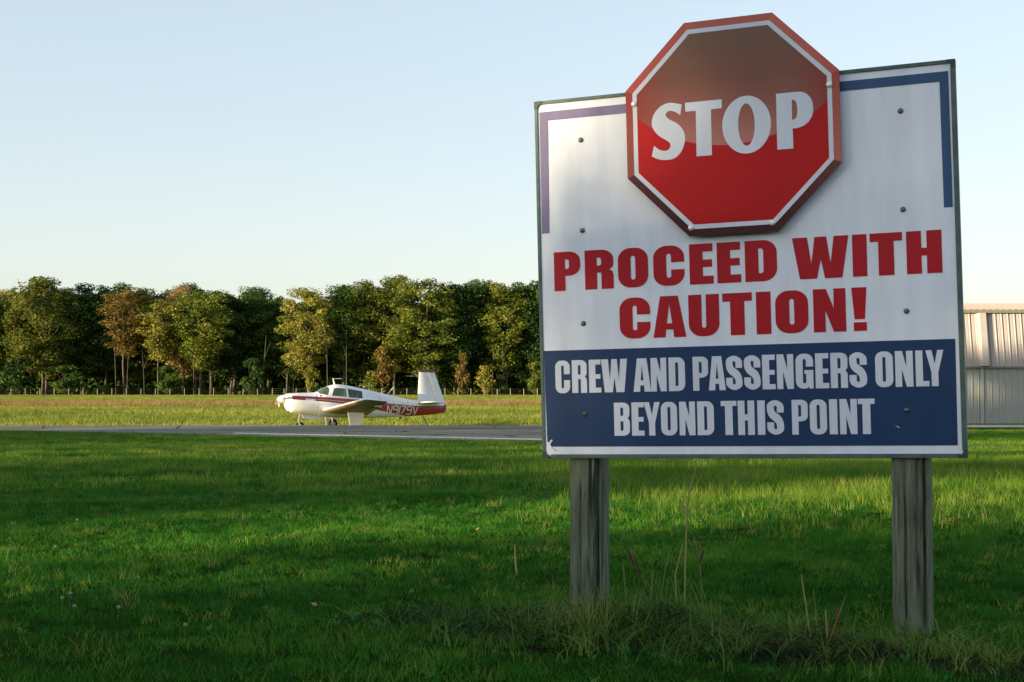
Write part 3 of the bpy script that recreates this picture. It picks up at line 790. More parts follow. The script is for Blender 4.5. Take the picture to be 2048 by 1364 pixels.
# ---- posts: weathered square timber with checks and twisted faces
m, n, l, p = newmat('weathered_timber')
tc = n.new('ShaderNodeTexCoord'); mp = n.new('ShaderNodeMapping'); mp.inputs['Scale'].default_value = (7, 7, .9)
l.new(tc.outputs['Object'], mp.inputs[0])
nz = n.new('ShaderNodeTexNoise'); nz.inputs['Scale'].default_value = 5; nz.inputs['Detail'].default_value = 9; nz.inputs['Roughness'].default_value = .6; nz.inputs['Distortion'].default_value = .5
l.new(mp.outputs[0], nz.inputs[0])
mp2 = n.new('ShaderNodeMapping'); mp2.inputs['Scale'].default_value = (60, 60, 2.4); l.new(tc.outputs['Object'], mp2.inputs[0])
n2 = n.new('ShaderNodeTexNoise'); n2.inputs['Scale'].default_value = 2; n2.inputs['Detail'].default_value = 3; n2.inputs['Distortion'].default_value = .6; l.new(mp2.outputs[0], n2.inputs[0])
ad = n.new('ShaderNodeMath'); ad.operation = 'ADD'; l.new(nz.outputs[0], ad.inputs[0]); l.new(n2.outputs[0], ad.inputs[1])
hf = n.new('ShaderNodeMath'); hf.operation = 'MULTIPLY'; hf.inputs[1].default_value = .5; l.new(ad.outputs[0], hf.inputs[0])
rp = n.new('ShaderNodeValToRGB')
rp.color_ramp.elements[0].position = .34; rp.color_ramp.elements[0].color = (.020, .028, .022, 1)
rp.color_ramp.elements[1].position = .66; rp.color_ramp.elements[1].color = (.21, .235, .155, 1)
e = rp.color_ramp.elements.new(.48); e.color = (.115, .132, .088, 1)
l.new(hf.outputs[0], rp.inputs[0])
n3 = n.new('ShaderNodeTexNoise'); n3.inputs['Scale'].default_value = 3.5; n3.inputs['Detail'].default_value = 4; l.new(tc.outputs['Object'], n3.inputs[0])
r3 = n.new('ShaderNodeMapRange'); r3.inputs[1].default_value = .5; r3.inputs[2].default_value = .75; r3.inputs[4].default_value = .5; l.new(n3.outputs[0], r3.inputs[0])
mg = n.new('ShaderNodeMix'); mg.data_type = 'RGBA'; l.new(r3.outputs[0], mg.inputs[0]); l.new(rp.outputs[0], mg.inputs[6]); mg.inputs[7].default_value = (.055, .085, .045, 1)
l.new(mg.outputs[2], p.inputs['Base Color']); p.inputs['Roughness'].default_value = .85
bp = n.new('ShaderNodeBump'); bp.inputs['Strength'].default_value = 1.0; bp.inputs['Distance'].default_value = .02
l.new(hf.outputs[0], bp.inputs['Height']); l.new(bp.outputs[0], p.inputs['Normal'])
M_TIMBER = m
def post(u, wz, seed, checks, twist):
    r = random.Random(seed)
    zt = bw(u, H2 * .95).z
    c = bw(u, 0, -(PT + .0715))
    cb = Vector((c.x, c.y, 0)) + Vector((.004, 0, 0))
    m_ = MB()
    # profile of a 14 cm square with eased corners, subdivided so faces can split
    prof = []
    hw = wz / 2
    ncell = 22
    for side in range(4):
        for i in range(ncell):
            t = -1 + 2 * i / ncell
            q = {0: (t * hw, -hw), 1: (hw, t * hw), 2: (-t * hw, hw), 3: (-hw, -t * hw)}[side]
            prof.append([q[0], q[1], side, t])
    zs = np.linspace(-.25, zt, 46)
    V = []
    for zi, z in enumerate(zs):
        a = YAW + twist * (z / zt)
        for x_, y_, side, t in prof:
            rr_ = 1 - .045 * max(0, abs(t) - .86) / .14
            X, Y = x_ * rr_, y_ * rr_
            for (cs, ct, cz0, cz1, cw, cd, dr) in checks:
                if side == cs and cz0 < z < cz1:
                    k_ = abs(t - ct - dr * (z - cz0)) / cw
                    if k_ < 1:
                        dep = cd * (1 - k_) * min(1, (z - cz0) / .08, (cz1 - z) / .08)
                        if side == 0: Y += dep
                        elif side == 1: X -= dep
                        elif side == 3: X += dep
            X += .0012 * math.sin(z * 21 + t * 9 + seed); Y += .0012 * math.sin(z * 17 + t * 7 + seed)
            V.append((cb.x + X * math.cos(a) - Y * math.sin(a) - base.x, cb.y + X * math.sin(a) + Y * math.cos(a) - base.y, z))
    npf = len(prof)
    Fs = [(j * npf + i, j * npf + (i + 1) % npf, (j + 1) * npf + (i + 1) % npf, (j + 1) * npf + i) for j in range(len(zs) - 1) for i in range(npf)]
    Fs.append(tuple((len(zs) - 1) * npf + i for i in range(npf)))
    m_.add(V, Fs)
    return m_.build('post', M_TIMBER, sign)
post(-.700, .142, 1, [(0, .30, .25, 1.2, .09, .022, .16), (0, .82, .0, 1.3, .20, .045, 0), (0, .62, .38, .62, .12, .040, .1), (0, -.3, .0, .6, .05, .010, .05), (1, -.5, .1, 1.1, .2, .02, 0)], .02)
post(.690, .146, 2, [(0, -.28, .0, 1.2, .08, .016, .06), (0, .42, .1, 1.2, .08, .020, -.05), (0, .74, .0, 1.2, .12, .030, 0), (3, .2, 0, 1, .2, .01, 0)], -.02)

# ------------------------------------------------------------------ aeroplane
PL_YAW = 25.5
pc = Vector((px_at(710, 58.6), 58.6, -.84))
plane = empty('light_aeroplane', pc, R(180 + PL_YAW), 'white and red single-engine low-wing light aeroplane parked on the grass beyond the runway', 'aeroplane')
S0 = 3.3
SEC = [  # s, zb, zt, W, zc
    (.33, 1.08, 1.42, .17, 1.26), (.38, .92, 1.48, .33, 1.22), (.50, .74, 1.505, .43, 1.16), (.77, .69, 1.515, .49, 1.12), (1.2, .64, 1.525, .53, 1.08), (1.60, .60, 1.54, .55, 1.05),
    (1.64, .59, 1.55, .552, 1.05), (1.76, .575, 1.64, .556, 1.05), (1.90, .56, 1.74, .56, 1.04), (2.05, .545, 1.81, .562, 1.04), (2.22, .53, 1.855, .563, 1.03), (2.45, .51, 1.875, .563, 1.02), (2.85, .49, 1.84, .56, 1.02),
    (3.2, .475, 1.775, .54, 1.02), (3.55, .47, 1.70, .51, 1.02), (4.1, .475, 1.58, .435, 1.02), (4.7, .49, 1.445, .35, 1.0), (5.35, .52, 1.30, .26, .96), (6.03, .55, 1.155, .18, .90), (6.6, .585, 1.085, .12, .86), (7.05, .63, 1.05, .08, .86), (7.26, .72, 1.0, .03, .86)]
sa = np.array(SEC)
def sec(s): return [float(np.interp(s, sa[:, 0], sa[:, i])) for i in (1, 2, 3, 4)]
SILL = lambda s: float(np.interp(s, [1.5, 1.64, 2.0, 2.12, 2.8, 3.5, 4.2], [1.50, 1.495, 1.425, 1.41, 1.345, 1.285, 1.24]))
WTOP = lambda s: float(np.interp(s, [1.5, 1.64, 1.9, 2.27, 2.85, 3.5, 4.2], [1.52, 1.52, 1.66, 1.725, 1.69, 1.58, 1.42]))
NW = 3
def half_ring(s):
    """half section from keel to roof: list of (y, z)"""
    zb, zt, W, zc = sec(s)
    zl = []
    for i in range(8): zl.append(zb + (zc - zb) * (1 - math.cos(math.pi / 2 * i / 7)))
    si = min(SILL(s), zc + (zt - zc) * .97); wt = min(WTOP(s), zc + (zt - zc) * .985); si = min(si, wt - .01) if si > wt - .01 else si
    if s < 1.6 or s > 3.9:
        si, wt = zc + .5 * (zt - zc), zc + .8 * (zt - zc)
    zl += [zc + (si - zc) * .5]
    zl += [si + (wt - si) * q / NW for q in range(NW + 1)]
    k0 = (wt - zc) / (zt - zc)
    for q in (.35, .65, .88, 1.0): zl.append(zc + (zt - zc) * (k0 + (1 - k0) * q))
    out = []
    for z in zl:
        if z <= zc: t = (zc - z) / max(1e-6, zc - zb); e_ = 2.7
        else: t = (z - zc) / max(1e-6, zt - zc); e_ = 2.6 if 1.5 < s < 4 else 2.2
        out.append((W * max(0, 1 - min(1, t) ** e_) ** (1 / e_), z))
    return out
stn = [.33, .38, .44, .50, .62, .77, 1.0, 1.2, 1.4, 1.60, 1.66, 1.74, 1.82, 1.90, 1.98, 2.06, 2.14, 2.25, 2.40, 2.60, 2.76, 2.84, 2.95, 3.10, 3.30, 3.46, 3.54, 3.7, 3.9, 4.1, 4.4, 4.7, 5.0, 5.35, 5.7, 6.03, 6.3, 6.6, 6.8, 7.0, 7.14, 7.26]
HR = len(half_ring(1.0))
SI = 9                      # ring index of the sill
V, Fs, Gs = [], [], {}
def slant(s, z):
    si, wt = SILL(s), WTOP(s)
    k_ = float(np.interp(s, [1.5, 1.98, 2.14, 2.5, 2.8, 3.46, 3.6], [0, .42, .42, .1, .0, .05, 0]))
    return k_ * max(0, min(z, wt) - si)
for s in stn:
    hr = half_ring(s)
    for y_, z_ in hr: V.append((S0 - s - slant(s, z_), y_, z_))
    for y_, z_ in hr[::-1][1:-1]: V.append((S0 - s - slant(s, z_), -y_, z_))
NR = 2 * HR - 2
gl = {'windscreen': [], 'front_side_window': [], 'rear_side_window': [], 'front_side_window_r': [], 'rear_side_window_r': []}
def ringk(k): return k if k < HR else NR - k
for i in range(len(stn) - 1):
    sm = .5 * (stn[i] + stn[i + 1])
    for k in range(NR):
        q = (i * NR + k, i * NR + (k + 1) % NR, (i + 1) * NR + (k + 1) % NR, (i + 1) * NR + k)
        lo = min(ringk(k), ringk((k + 1) % NR)) if (k + 1) % NR != 0 else 0
        inwin = SI <= lo < SI + NW
        left = k < HR - 1
        sfx = '' if left else '_r'
        if 1.66 < sm < 1.98 and lo >= SI: gl['windscreen'].append(q); continue
        if inwin and 2.14 < sm < 2.76: gl['front_side_window' + sfx].append(q); continue
        if inwin and 2.84 < sm < 3.46: gl['rear_side_window' + sfx].append(q); continue
        Fs.append(q)
Fs.append(tuple(range(NR - 1, -1, -1))); Fs.append(tuple((len(stn) - 1) * NR + k for k in range(NR)))

# painted body: white, with a red sweep that widens toward the tail
m, n, l, p = newmat('aeroplane_paint')
tc = n.new('ShaderNodeTexCoord'); sp_ = n.new('ShaderNodeSeparateXYZ'); l.new(tc.outputs['Object'], sp_.inputs[0])
sv = math_('SUBTRACT', S0, sp_.outputs[0])
sn = math_('DIVIDE', sv, 7.5)
def curve(pts):
    fc = n.new('ShaderNodeFloatCurve'); cv = fc.mapping.curves[0]
    while len(cv.points) < len(pts): cv.points.new(.5, .5)
    for i, (a, b) in enumerate(pts): cv.points[i].location = (a / 7.5, b / 2.0); cv.points[i].handle_type = 'VECTOR'
    fc.mapping.update(); l.new(sn, fc.inputs[1]); return math_('MULTIPLY', fc.outputs[0], 2.0)
top = curve([(0, 1.43), (.6, 1.415), (2.0, 1.345), (3.4, 1.235), (4.7, 1.075), (6.1, .955), (6.9, .965), (7.5, .96)])
bot = curve([(0, 1.28), (.6, 1.26), (2.0, 1.15), (3.0, 1.02), (4.4, .76), (5.3, .59), (6.1, .46), (7.5, .36)])
zz = sp_.outputs[2]
inr = math_('MULTIPLY', math_('LESS_THAN', zz, top), math_('GREATER_THAN', zz, bot))
inr = math_('MULTIPLY', inr, math_('GREATER_THAN', sv, .53))
fr = math_('DIVIDE', math_('SUBTRACT', zz, bot), math_('MAXIMUM', math_('SUBTRACT', top, bot), .01))
pin = math_('MULTIPLY', math_('MULTIPLY', math_('GREATER_THAN', fr, .38), math_('LESS_THAN', fr, .45)), math_('MULTIPLY', math_('GREATER_THAN', sv, 1.3), math_('LESS_THAN', sv, 4.3)))
notch = math_('MULTIPLY', math_('MULTIPLY', math_('GREATER_THAN', sv, 1.05), math_('LESS_THAN', sv, 1.45)), math_('LESS_THAN', fr, .45))
inr = math_('MULTIPLY', inr, math_('SUBTRACT', 1.0, math_('MAXIMUM', pin, notch)))
dk = math_('MULTIPLY', math_('MULTIPLY', math_('GREATER_THAN', fr, .72), math_('LESS_THAN', sv, 2.3)), 1.0)
nz = n.new('ShaderNodeTexNoise'); nz.inputs['Scale'].default_value = 2.5; nz.inputs['Detail'].default_value = 7; l.new(tc.outputs['Object'], nz.inputs[0])
rw = n.new('ShaderNodeValToRGB'); rw.color_ramp.elements[0].color = (.66, .65, .63, 1); rw.color_ramp.elements[1].color = (.80, .79, .78, 1); rw.color_ramp.elements[0].position = .3; rw.color_ramp.elements[1].position = .65
l.new(nz.outputs[0], rw.inputs[0])
rd = n.new('ShaderNodeMix'); rd.data_type = 'RGBA'; l.new(dk, rd.inputs[0]); rd.inputs[6].default_value = (.30, .022, .014, 1); rd.inputs[7].default_value = (.14, .020, .022, 1)
mx = n.new('ShaderNodeMix'); mx.data_type = 'RGBA'; l.new(inr, mx.inputs[0]); l.new(rw.outputs[0], mx.inputs[6]); l.new(rd.outputs[2], mx.inputs[7])
seam = None
for c_ in (1.56, 2.80, 4.25, 5.55):
    q_ = math_('LESS_THAN', math_('ABSOLUTE', math_('SUBTRACT', sv, c_)), .011)
    seam = q_ if seam is None else math_('MAXIMUM', seam, q_)
dk2 = n.new('ShaderNodeMix'); dk2.data_type = 'RGBA'; dk2.blend_type = 'MULTIPLY'; l.new(math_('MULTIPLY', seam, .55), dk2.inputs[0]); l.new(mx.outputs[2], dk2.inputs[6]); dk2.inputs[7].default_value = (.25, .22, .2, 1)
l.new(dk2.outputs[2], p.inputs['Base Color']); p.inputs['Roughness'].default_value = .38; p.inputs['Coat Weight'].default_value = .25; p.inputs['Coat Roughness'].default_value = .15
M_PAINT = m
M_AWHITE = pmat('white_aircraft_paint', (.74, .73, .72), .35, c2=(.66, .65, .63), scale=3, coat=.2)
M_RUST = pmat('brown_red_tip_paint', (.16, .04, .02), .5)
M_REDA = pmat('red_aircraft_paint', (.12, .02, .02), .4)
M_TYRE = pmat('tyre_rubber', (.016, .016, .016), .85)
M_METAL = pmat('bare_metal', (.5, .5, .48), .35, .8)
M_DARK = pmat('wheel_well_dark', (.03, .025, .02), .8)
M_SEAT = pmat('tan_seat_fabric', (.38, .34, .26), .8)
M_CABIN = pmat('cabin_lining', (.20, .22, .20), .8)
m, n, l, p = newmat('tinted_perspex')
n.remove(p)
tr = n.new('ShaderNodeBsdfTransparent'); tr.inputs[0].default_value = (.62, .80, .70, 1)
g = n.new('ShaderNodeBsdfGlossy'); g.inputs['Roughness'].default_value = .06
fr_ = n.new('ShaderNodeFresnel'); fr_.inputs[0].default_value = 1.5
ms = n.new('ShaderNodeMixShader'); l.new(fr_.outputs[0], ms.inputs[0]); l.new(tr.outputs[0], ms.inputs[1]); l.new(g.outputs[0], ms.inputs[2]); dd = n.new('ShaderNodeBsdfDiffuse'); dd.inputs[0].default_value = (.16, .26, .21, 1); m3 = n.new('ShaderNodeMixShader'); m3.inputs[0].default_value = .28
l.new(ms.outputs[0], m3.inputs[1]); l.new(dd.outputs[0], m3.inputs[2]); l.new(m3.outputs[0], n['Material Output'].inputs[0])
M_GLASS = m
fus = mesh_obj('fuselage', V, Fs, M_PAINT, plane)
fixn(fus)
fus.data.polygons.foreach_set('use_smooth', [True] * len(fus.data.polygons))
try: fus.data.set_sharp_from_angle(angle=R(50))
except Exception: pass
for nm, qs in gl.items():
    used = sorted({i for q in qs for i in q}); mp_ = {a: b for b, a in enumerate(used)}
    o = mesh_obj(nm.replace('_r', '') if nm.endswith('_r') else nm, [V[i] for i in used], [tuple(mp_[i] for i in q) for q in qs], M_GLASS, plane, smooth=True)
    fixn(o)
# cabin interior
for sx, yy in ((2.25, .24), (2.25, -.24), (3.0, .24), (3.0, -.24)):
    m_ = MB(); m_.box(-.06, .05, -.19, .19, -.05, .62, M=Matrix.Translation((S0 - sx - .15, yy, .92)) @ Matrix.Rotation(R(-14), 4, 'Y'))
    m_.box(-.05, .42, -.19, .19, -.08, .06, M=Matrix.Translation((S0 - sx - .15, yy, .92)))
    m_.tube([(S0 - sx - .32, yy, 1.50), (S0 - sx - .36, yy, 1.66)], .05, 8)
    bevel(m_.build('seat', M_SEAT, plane), .02)
m_ = MB(); m_.box(S0 - 1.72, S0 - 1.66, -.48, .48, .9, 1.44); m_.build('instrument_panel', M_CABIN, plane)
# spinner and propeller
m_ = MB(); m_.lathe([(.165, S0 - .33), (.16, S0 - .24), (.135, S0 - .14), (.09, S0 - .06), (.03, S0 - .01), (.004, S0)], (0, 0, 1.27), 'X', 20)
prop = fixn(m_.build('spinner', M_AWHITE, plane, smooth=True))
for sg in (1, -1):
    m_ = MB(); L_ = .93; ns = 9; V_, F_ = [], []
    for i in range(ns + 1):
        t = i / ns; ch = .085 + .05 * math.sin(t * math.pi * .9) - .03 * t; tw = R(48 - 34 * t); rad = .12 + (L_ - .12) * t; th = .022 * (1 - .7 * t)
        for a, b in ((-.5, 0), (0, .5), (.5, 0), (0, -.5)):
            cx_, tx_ = a * ch, b * th
            V_.append((S0 - .20 + (cx_ * math.sin(tw) + tx_ * math.cos(tw)), sg * rad, 1.27 + sg * (-cx_ * math.cos(tw) + tx_ * math.sin(tw)) + .22 * sg * rad))
    for i in range(ns):
        for k in range(4): F_.append((i * 4 + k, i * 4 + (k + 1) % 4, i * 4 + 4 + (k + 1) % 4, i * 4 + 4 + k))
    F_ += [(0, 1, 2, 3), tuple(ns * 4 + k for k in (3, 2, 1, 0))]
    m_.add(V_, F_); fixn(m_.build('propeller_blade', M_METAL, plane, smooth=True))
# intakes
for yy in (.22, -.22):
    m_ = MB(); m_.lathe([(.075, S0 - .38), (.06, S0 - .352)], (0, yy, 1.24), 'X', 14); fixn(m_.build('air_intake', M_DARK, plane))
m_ = MB(); m_.box(S0 - .62, S0 - .455, -.12, .12, .735, .84); bevel(m_.build('chin_intake', M_DARK, plane), .02)

def airfoil(n_=14, tk=.14):
    xs_ = [.5 * (1 - math.cos(math.pi * i / n_)) for i in range(n_ + 1)]
    yt = [5 * tk * (.2969 * math.sqrt(x_) - .126 * x_ - .3516 * x_ ** 2 + .2843 * x_ ** 3 - .1036 * x_ ** 4) for x_ in xs_]
    cam_ = [.02 * math.sin(math.pi * x_) for x_ in xs_]
    up = [(x_, c_ + t_) for x_, t_, c_ in zip(xs_, yt, cam_)]
    lo = [(x_, c_ - t_ * .8) for x_, t_, c_ in zip(xs_, yt, cam_)]
    return up[::-1] + lo[1:-1]
AF = airfoil()
def surf(name, stations, mat, parent, vertical=False, tk=None, rng_=(0, 1)):
    """stations: (span, s_le, chord, z, thickness scale)"""
    V_, F_ = [], []
    k = len(AF)
    for sp__, sle, ch, z_, ts in stations:
        for a, b in AF:
            a2 = rng_[0] + (rng_[1] - rng_[0]) * a if False else a
            if vertical: V_.append((S0 - sle - a2 * ch, (b - .0) * ch * ts, sp__))
            else: V_.append((S0 - sle - a2 * ch, sp__, z_ + b * ch * ts + (.5 - a2) * ch * (.10 if ch > 1.05 or name == 'wing' else .03)))
    for i in range(len(stations) - 1):
        for q in range(k): F_.append((i * k + q, i * k + (q + 1) % k, (i + 1) * k + (q + 1) % k, (i + 1) * k + q))
    F_ += [tuple(range(k)), tuple((len(stations) - 1) * k + q for q in range(k - 1, -1, -1))]
    o = mesh_obj(name, V_, F_, mat, parent)
    fixn(o)
    o.data.polygons.foreach_set('use_smooth', [True] * len(o.data.polygons))
    try: o.data.set_sharp_from_angle(angle=R(40))
    except Exception: pass
    return o
DI = math.tan(R(6.4))
M_WUND = pmat('shade_tinted_wing_underside', (.17, .13, .07), .6, c2=(.34, .28, .17), scale=2.2)  # brown holds the underside's shade and the golden bounce from the grass
for sg in (1, -1):
    st = []
    for y_ in (.35, .6, 1.4, 2.6, 3.8, 4.8, 5.15, 5.30, 5.36):
        t = (y_ - .35) / 5.0
        ch = 1.95 - (1.95 - .95) * t; sle = 1.76 + .05 * t; ts = 1.0
        if y_ > 5.1: ts = {5.15: .92, 5.30: .6, 5.36: .18}[y_]; ch *= {5.15: .99, 5.30: .93, 5.36: .84}[y_]; sle += {5.15: .0, 5.30: .04, 5.36: .10}[y_]
        st.append((sg * y_, sle, ch, .70 + (y_ - .35) * DI, ts))
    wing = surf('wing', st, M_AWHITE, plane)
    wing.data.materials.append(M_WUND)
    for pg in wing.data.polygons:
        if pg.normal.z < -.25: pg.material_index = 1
    # aileron and flap gaps, as narrow dark battens let into the underside are replaced by real thin seals
    m_ = MB()
    for y0, y1 in ((.7, 3.0), (3.05, 4.9)):
        def te(y_): t = (y_ - .35) / 5; return 1.76 + .05 * t + (1.95 - t) * .78
        m_.tube([(S0 - te(y0), sg * y0, .70 + (y0 - .35) * DI - .045 * (1.95 - (y0 - .35) / 5)), (S0 - te(y1), sg * y1, .70 + (y1 - .35) * DI - .045 * (1.95 - (y1 - .35) / 5))], .008, 5)
    m_.build('hinge_seal', M_DARK, wing)
    m_ = MB(); m_.box(S0 - 3.0, S0 - 2.7, sg * 4.0 - .01, sg * 4.0 + .01, 1.0, 1.08); m_.build('tie_down_ring', M_METAL, wing)
# fin, rudder, stabiliser
surf('fin', [(1.0, 6.06, .93, 0, .75), (1.5, 6.09, .83, 0, .75), (2.0, 6.12, .64, 0, .75), (2.38, 6.14, .44, 0, .7)], M_AWHITE, plane, vertical=True)
rud = empty('rudder', (0, 0, 0)); bpy.data.objects.remove(rud)
V_, F_ = [], []
for z_, a, b, th in ((.66, 7.02, 7.34, .03), (.80, 7.00, 7.44, .035), (1.0, 6.97, 7.43, .04), (1.12, 6.94, 7.38, .045), (1.5, 6.83, 7.22, .040), (2.0, 6.69, 7.02, .032), (2.38, 6.555, 6.87, .026)):
    df = .32
    V_ += [(S0 - a, th, z_), (S0 - a, -th, z_), (S0 - b, -(b - a) * df - .004, z_), (S0 - b, -(b - a) * df + .004, z_)]
for i in range(6):
    for k in range(4): F_.append((i * 4 + k, i * 4 + (k + 1) % 4, i * 4 + 4 + (k + 1) % 4, i * 4 + 4 + k))
F_ += [(0, 1, 2, 3), (27, 26, 25, 24)]
rudder = mesh_obj('rudder', V_, F_, M_AWHITE, plane); fixn(rudder)
rudder.data.materials.append(M_REDA)
for pg in rudder.data.polygons:
    if sum(rudder.data.vertices[i].co.z for i in pg.vertices) / len(pg.vertices) < .92: pg.material_index = 1
m_ = MB(); m_.box(S0 - 6.86, S0 - 6.12, -.035, .035, 2.385, 2.48); bevel(m_.build('fin_cap', M_RUST, plane), .015)
for sg in (1, -1):
    surf('stabiliser', [(sg * .05, 6.05, 1.05, 1.08, .75), (sg * .6, 6.05, .94, 1.10, .75), (sg * 1.2, 6.04, .80, 1.12, .75), (sg * 1.5, 6.04, .72, 1.13, .65), (sg * 1.58, 6.10, .60, 1.13, .3)], M_AWHITE, plane)
# antennas
m_ = MB(); m_.tube([(S0 - 2.42, 0, 1.86), (S0 - 2.36, 0, 2.10)], [.035, .02], 6); m_.tube([(S0 - 2.32, 0, 2.10), (S0 - 2.72, 0, 2.10)], .014, 6); m_.build('antenna', M_AWHITE, plane)
m_ = MB(); m_.tube([(S0 - 3.62, 0, 1.66), (S0 - 3.76, 0, 1.80), (S0 - 3.9, 0, 1.835), (S0 - 4.06, 0, 1.82)], .010, 6); m_.build('antenna', M_METAL, plane)
m_ = MB(); m_.tube([(S0 - 4.72, 0, 1.44), (S0 - 5.02, 0, 1.77)], [.022, .010], 6); m_.build('antenna', M_AWHITE, plane)
m_ = MB(); m_.lathe([(.04, 1.49), (.04, 1.54), (.02, 1.57)], (S0 - 4.46, 0, 0), 'Z', 10); m_.build('beacon', M_AWHITE, plane)
m_ = MB(); m_.tube([(S0 - 6.16, .02, 2.22), (S0 - 5.66, .30, 2.22)], .004, 5); m_.tube([(S0 - 6.16, -.02, 2.22), (S0 - 5.66, -.30, 2.22)], .004, 5); m_.build('antenna', M_METAL, plane)
m_ = MB(); m_.lathe([(.05, .43), (.05, .50)], (S0 - 5.30, 0, 0), 'Z', 10); m_.build('belly_knob', M_DARK, plane)
m_ = MB(); m_.tube([(S0 - 6.3, 0, .56), (S0 - 6.42, .03, .30), (S0 - 6.60, .05, .02)], .018, 5); m_.build('tie_down_rope', M_DARK, plane)
# undercarriage
def wheel(s, y_, r_, w_):
    m_ = MB(); m_.lathe([(r_ * .55, -w_ / 2), (r_ * .85, -w_ / 2), (r_ * .97, -w_ * .3), (r_, 0), (r_ * .97, w_ * .3), (r_ * .85, w_ / 2), (r_ * .55, w_ / 2)], (S0 - s, y_, r_), 'Y', 24)
    o = m_.build('wheel', M_TYRE, plane, smooth=True); fixn(o)
    m_ = MB(); m_.lathe([(r_ * .2, -w_ * .55), (r_ * .5, -w_ * .5), (r_ * .5, w_ * .5), (r_ * .2, w_ * .55)], (S0 - s, y_, r_), 'Y', 16)
    fixn(m_.build('hub', M_METAL, o, smooth=True))
for sg in (1, -1):
    wheel(2.80, sg * 1.40, .215, .15)
    m_ = MB(); m_.tube([(S0 - 2.75, sg * 1.30, .78), (S0 - 2.78, sg * 1.32, .35), (S0 - 2.80, sg * 1.36, .215)], .035, 8); m_.build('gear_leg', M_METAL, plane)
    m_ = MB()
    pr = [(-.36, .74), (.34, .74), (.26, .42), (.20, .10), (-.24, .10), (-.30, .42)]
    m_.add([(S0 - 2.83 - a, sg * 1.52, b) for a, b in pr] + [(S0 - 2.83 - a, sg * 1.545, b) for a, b in pr], [(0, 1, 2, 3, 4, 5), (11, 10, 9, 8, 7, 6)] + [(i, (i + 1) % 6, 6 + (i + 1) % 6, 6 + i) for i in range(6)])
    fixn(m_.build('gear_door', M_AWHITE, plane))
wheel(.95, 0, .18, .13)
m_ = MB(); m_.tube([(S0 - .98, .0, .66), (S0 - .90, 0, .42), (S0 - .90, .09, .36), (S0 - .95, .09, .18)], .03, 8); m_.tube([(S0 - .90, 0, .42), (S0 - .90, -.09, .36), (S0 - .95, -.09, .18)], .022, 8); m_.build('gear_leg', M_METAL, plane)
for sg in (1, -1):
    m_ = MB(); m_.add([(S0 - 1.0, sg * .14, .66), (S0 - 1.86, sg * .14, .54), (S0 - 1.80, sg * .24, .40), (S0 - 1.03, sg * .24, .50)] + [(S0 - 1.0, sg * .16, .66), (S0 - 1.86, sg * .16, .54), (S0 - 1.80, sg * .26, .40), (S0 - 1.03, sg * .26, .50)],
                      [(0, 1, 2, 3), (7, 6, 5, 4), (0, 4, 5, 1), (1, 5, 6, 2), (2, 6, 7, 3), (3, 7, 4, 0)])
    fixn(m_.build('nose_gear_door', M_AWHITE, plane))
# registration, laid on the curved side
def side_y(s, z):
    zb, zt, W, zc = sec(s)
    t, e_ = ((zc - z) / (zc - zb), 2.7) if z <= zc else ((z - zc) / (zt - zc), 2.2)
    return W * max(0, 1 - min(1, max(0, t)) ** e_) ** (1 / e_)
def stroke_quads(path, w_, closed=False):
    out = []
    for i in range(len(path) - 1):
        (x0, y0), (x1, y1) = path[i], path[i + 1]
        d = math.hypot(x1 - x0, y1 - y0); tx, ty = (x1 - x0) / d, (y1 - y0) / d
        e0 = w_ / 2 if i > 0 else 0; e1 = 0 if i < len(path) - 2 else 0
        x0 += tx * e0; y0 += ty * e0
        if i < len(path) - 2: x1 += tx * w_ / 2; y1 += ty * w_ / 2
        nx, ny = -ty * w_ / 2, tx * w_ / 2
        k_ = max(1, int(math.hypot(x1 - x0, y1 - y0) / .06))
        for q in range(k_):
            a, b = q / k_, (q + 1) / k_
            ax_, ay_, bx_, by_ = x0 + (x1 - x0) * a, y0 + (y1 - y0) * a, x0 + (x1 - x0) * b, y0 + (y1 - y0) * b
            out.append([(ax_ + nx, ay_ + ny), (ax_ - nx, ay_ - ny), (bx_ - nx, by_ - ny), (bx_ + nx, by_ + ny)])
    return out
G9 = [(1, .52), (.18, .52), (.0, .62), (0, .88), (.18, 1), (.82, 1), (1, .88), (1, .14), (.82, 0), (.15, 0), (0, .12)]
REG = [('N', [(0, 0), (0, 1), (1, 0), (1, 1)], .20), ('9', G9, .20), ('1', [(0, 0), (0, 1)], .0), ('7', [(0, 1), (1, 1), (.25, 0)], .19), ('9', G9, .20), ('V', [(0, 1), (.5, 0), (1, 1)], .20)]
s_ = 4.56; HH = .33
M_REG = pmat('white_registration_vinyl', (.72, .68, .66), .5)
for ch, path, w_ in REG:
    m_ = MB()
    for j, q in enumerate(stroke_quads([(a * w_, b * HH) for a, b in path], .042)):
        P_ = []
        for a, b in q:
            ss = s_ + a + b * .16; z_ = .655 + b + .0 * a - (ss - 4.56) * .035
            P_.append((S0 - ss, side_y(ss, z_) + .008 + .0006 * (j % 5), z_))
        m_.add(P_, [(0, 1, 2, 3)])
    s_ += w_ + (.085 if ch != '1' else .075)
    fixn(m_.build('registration_letter', M_REG, plane))

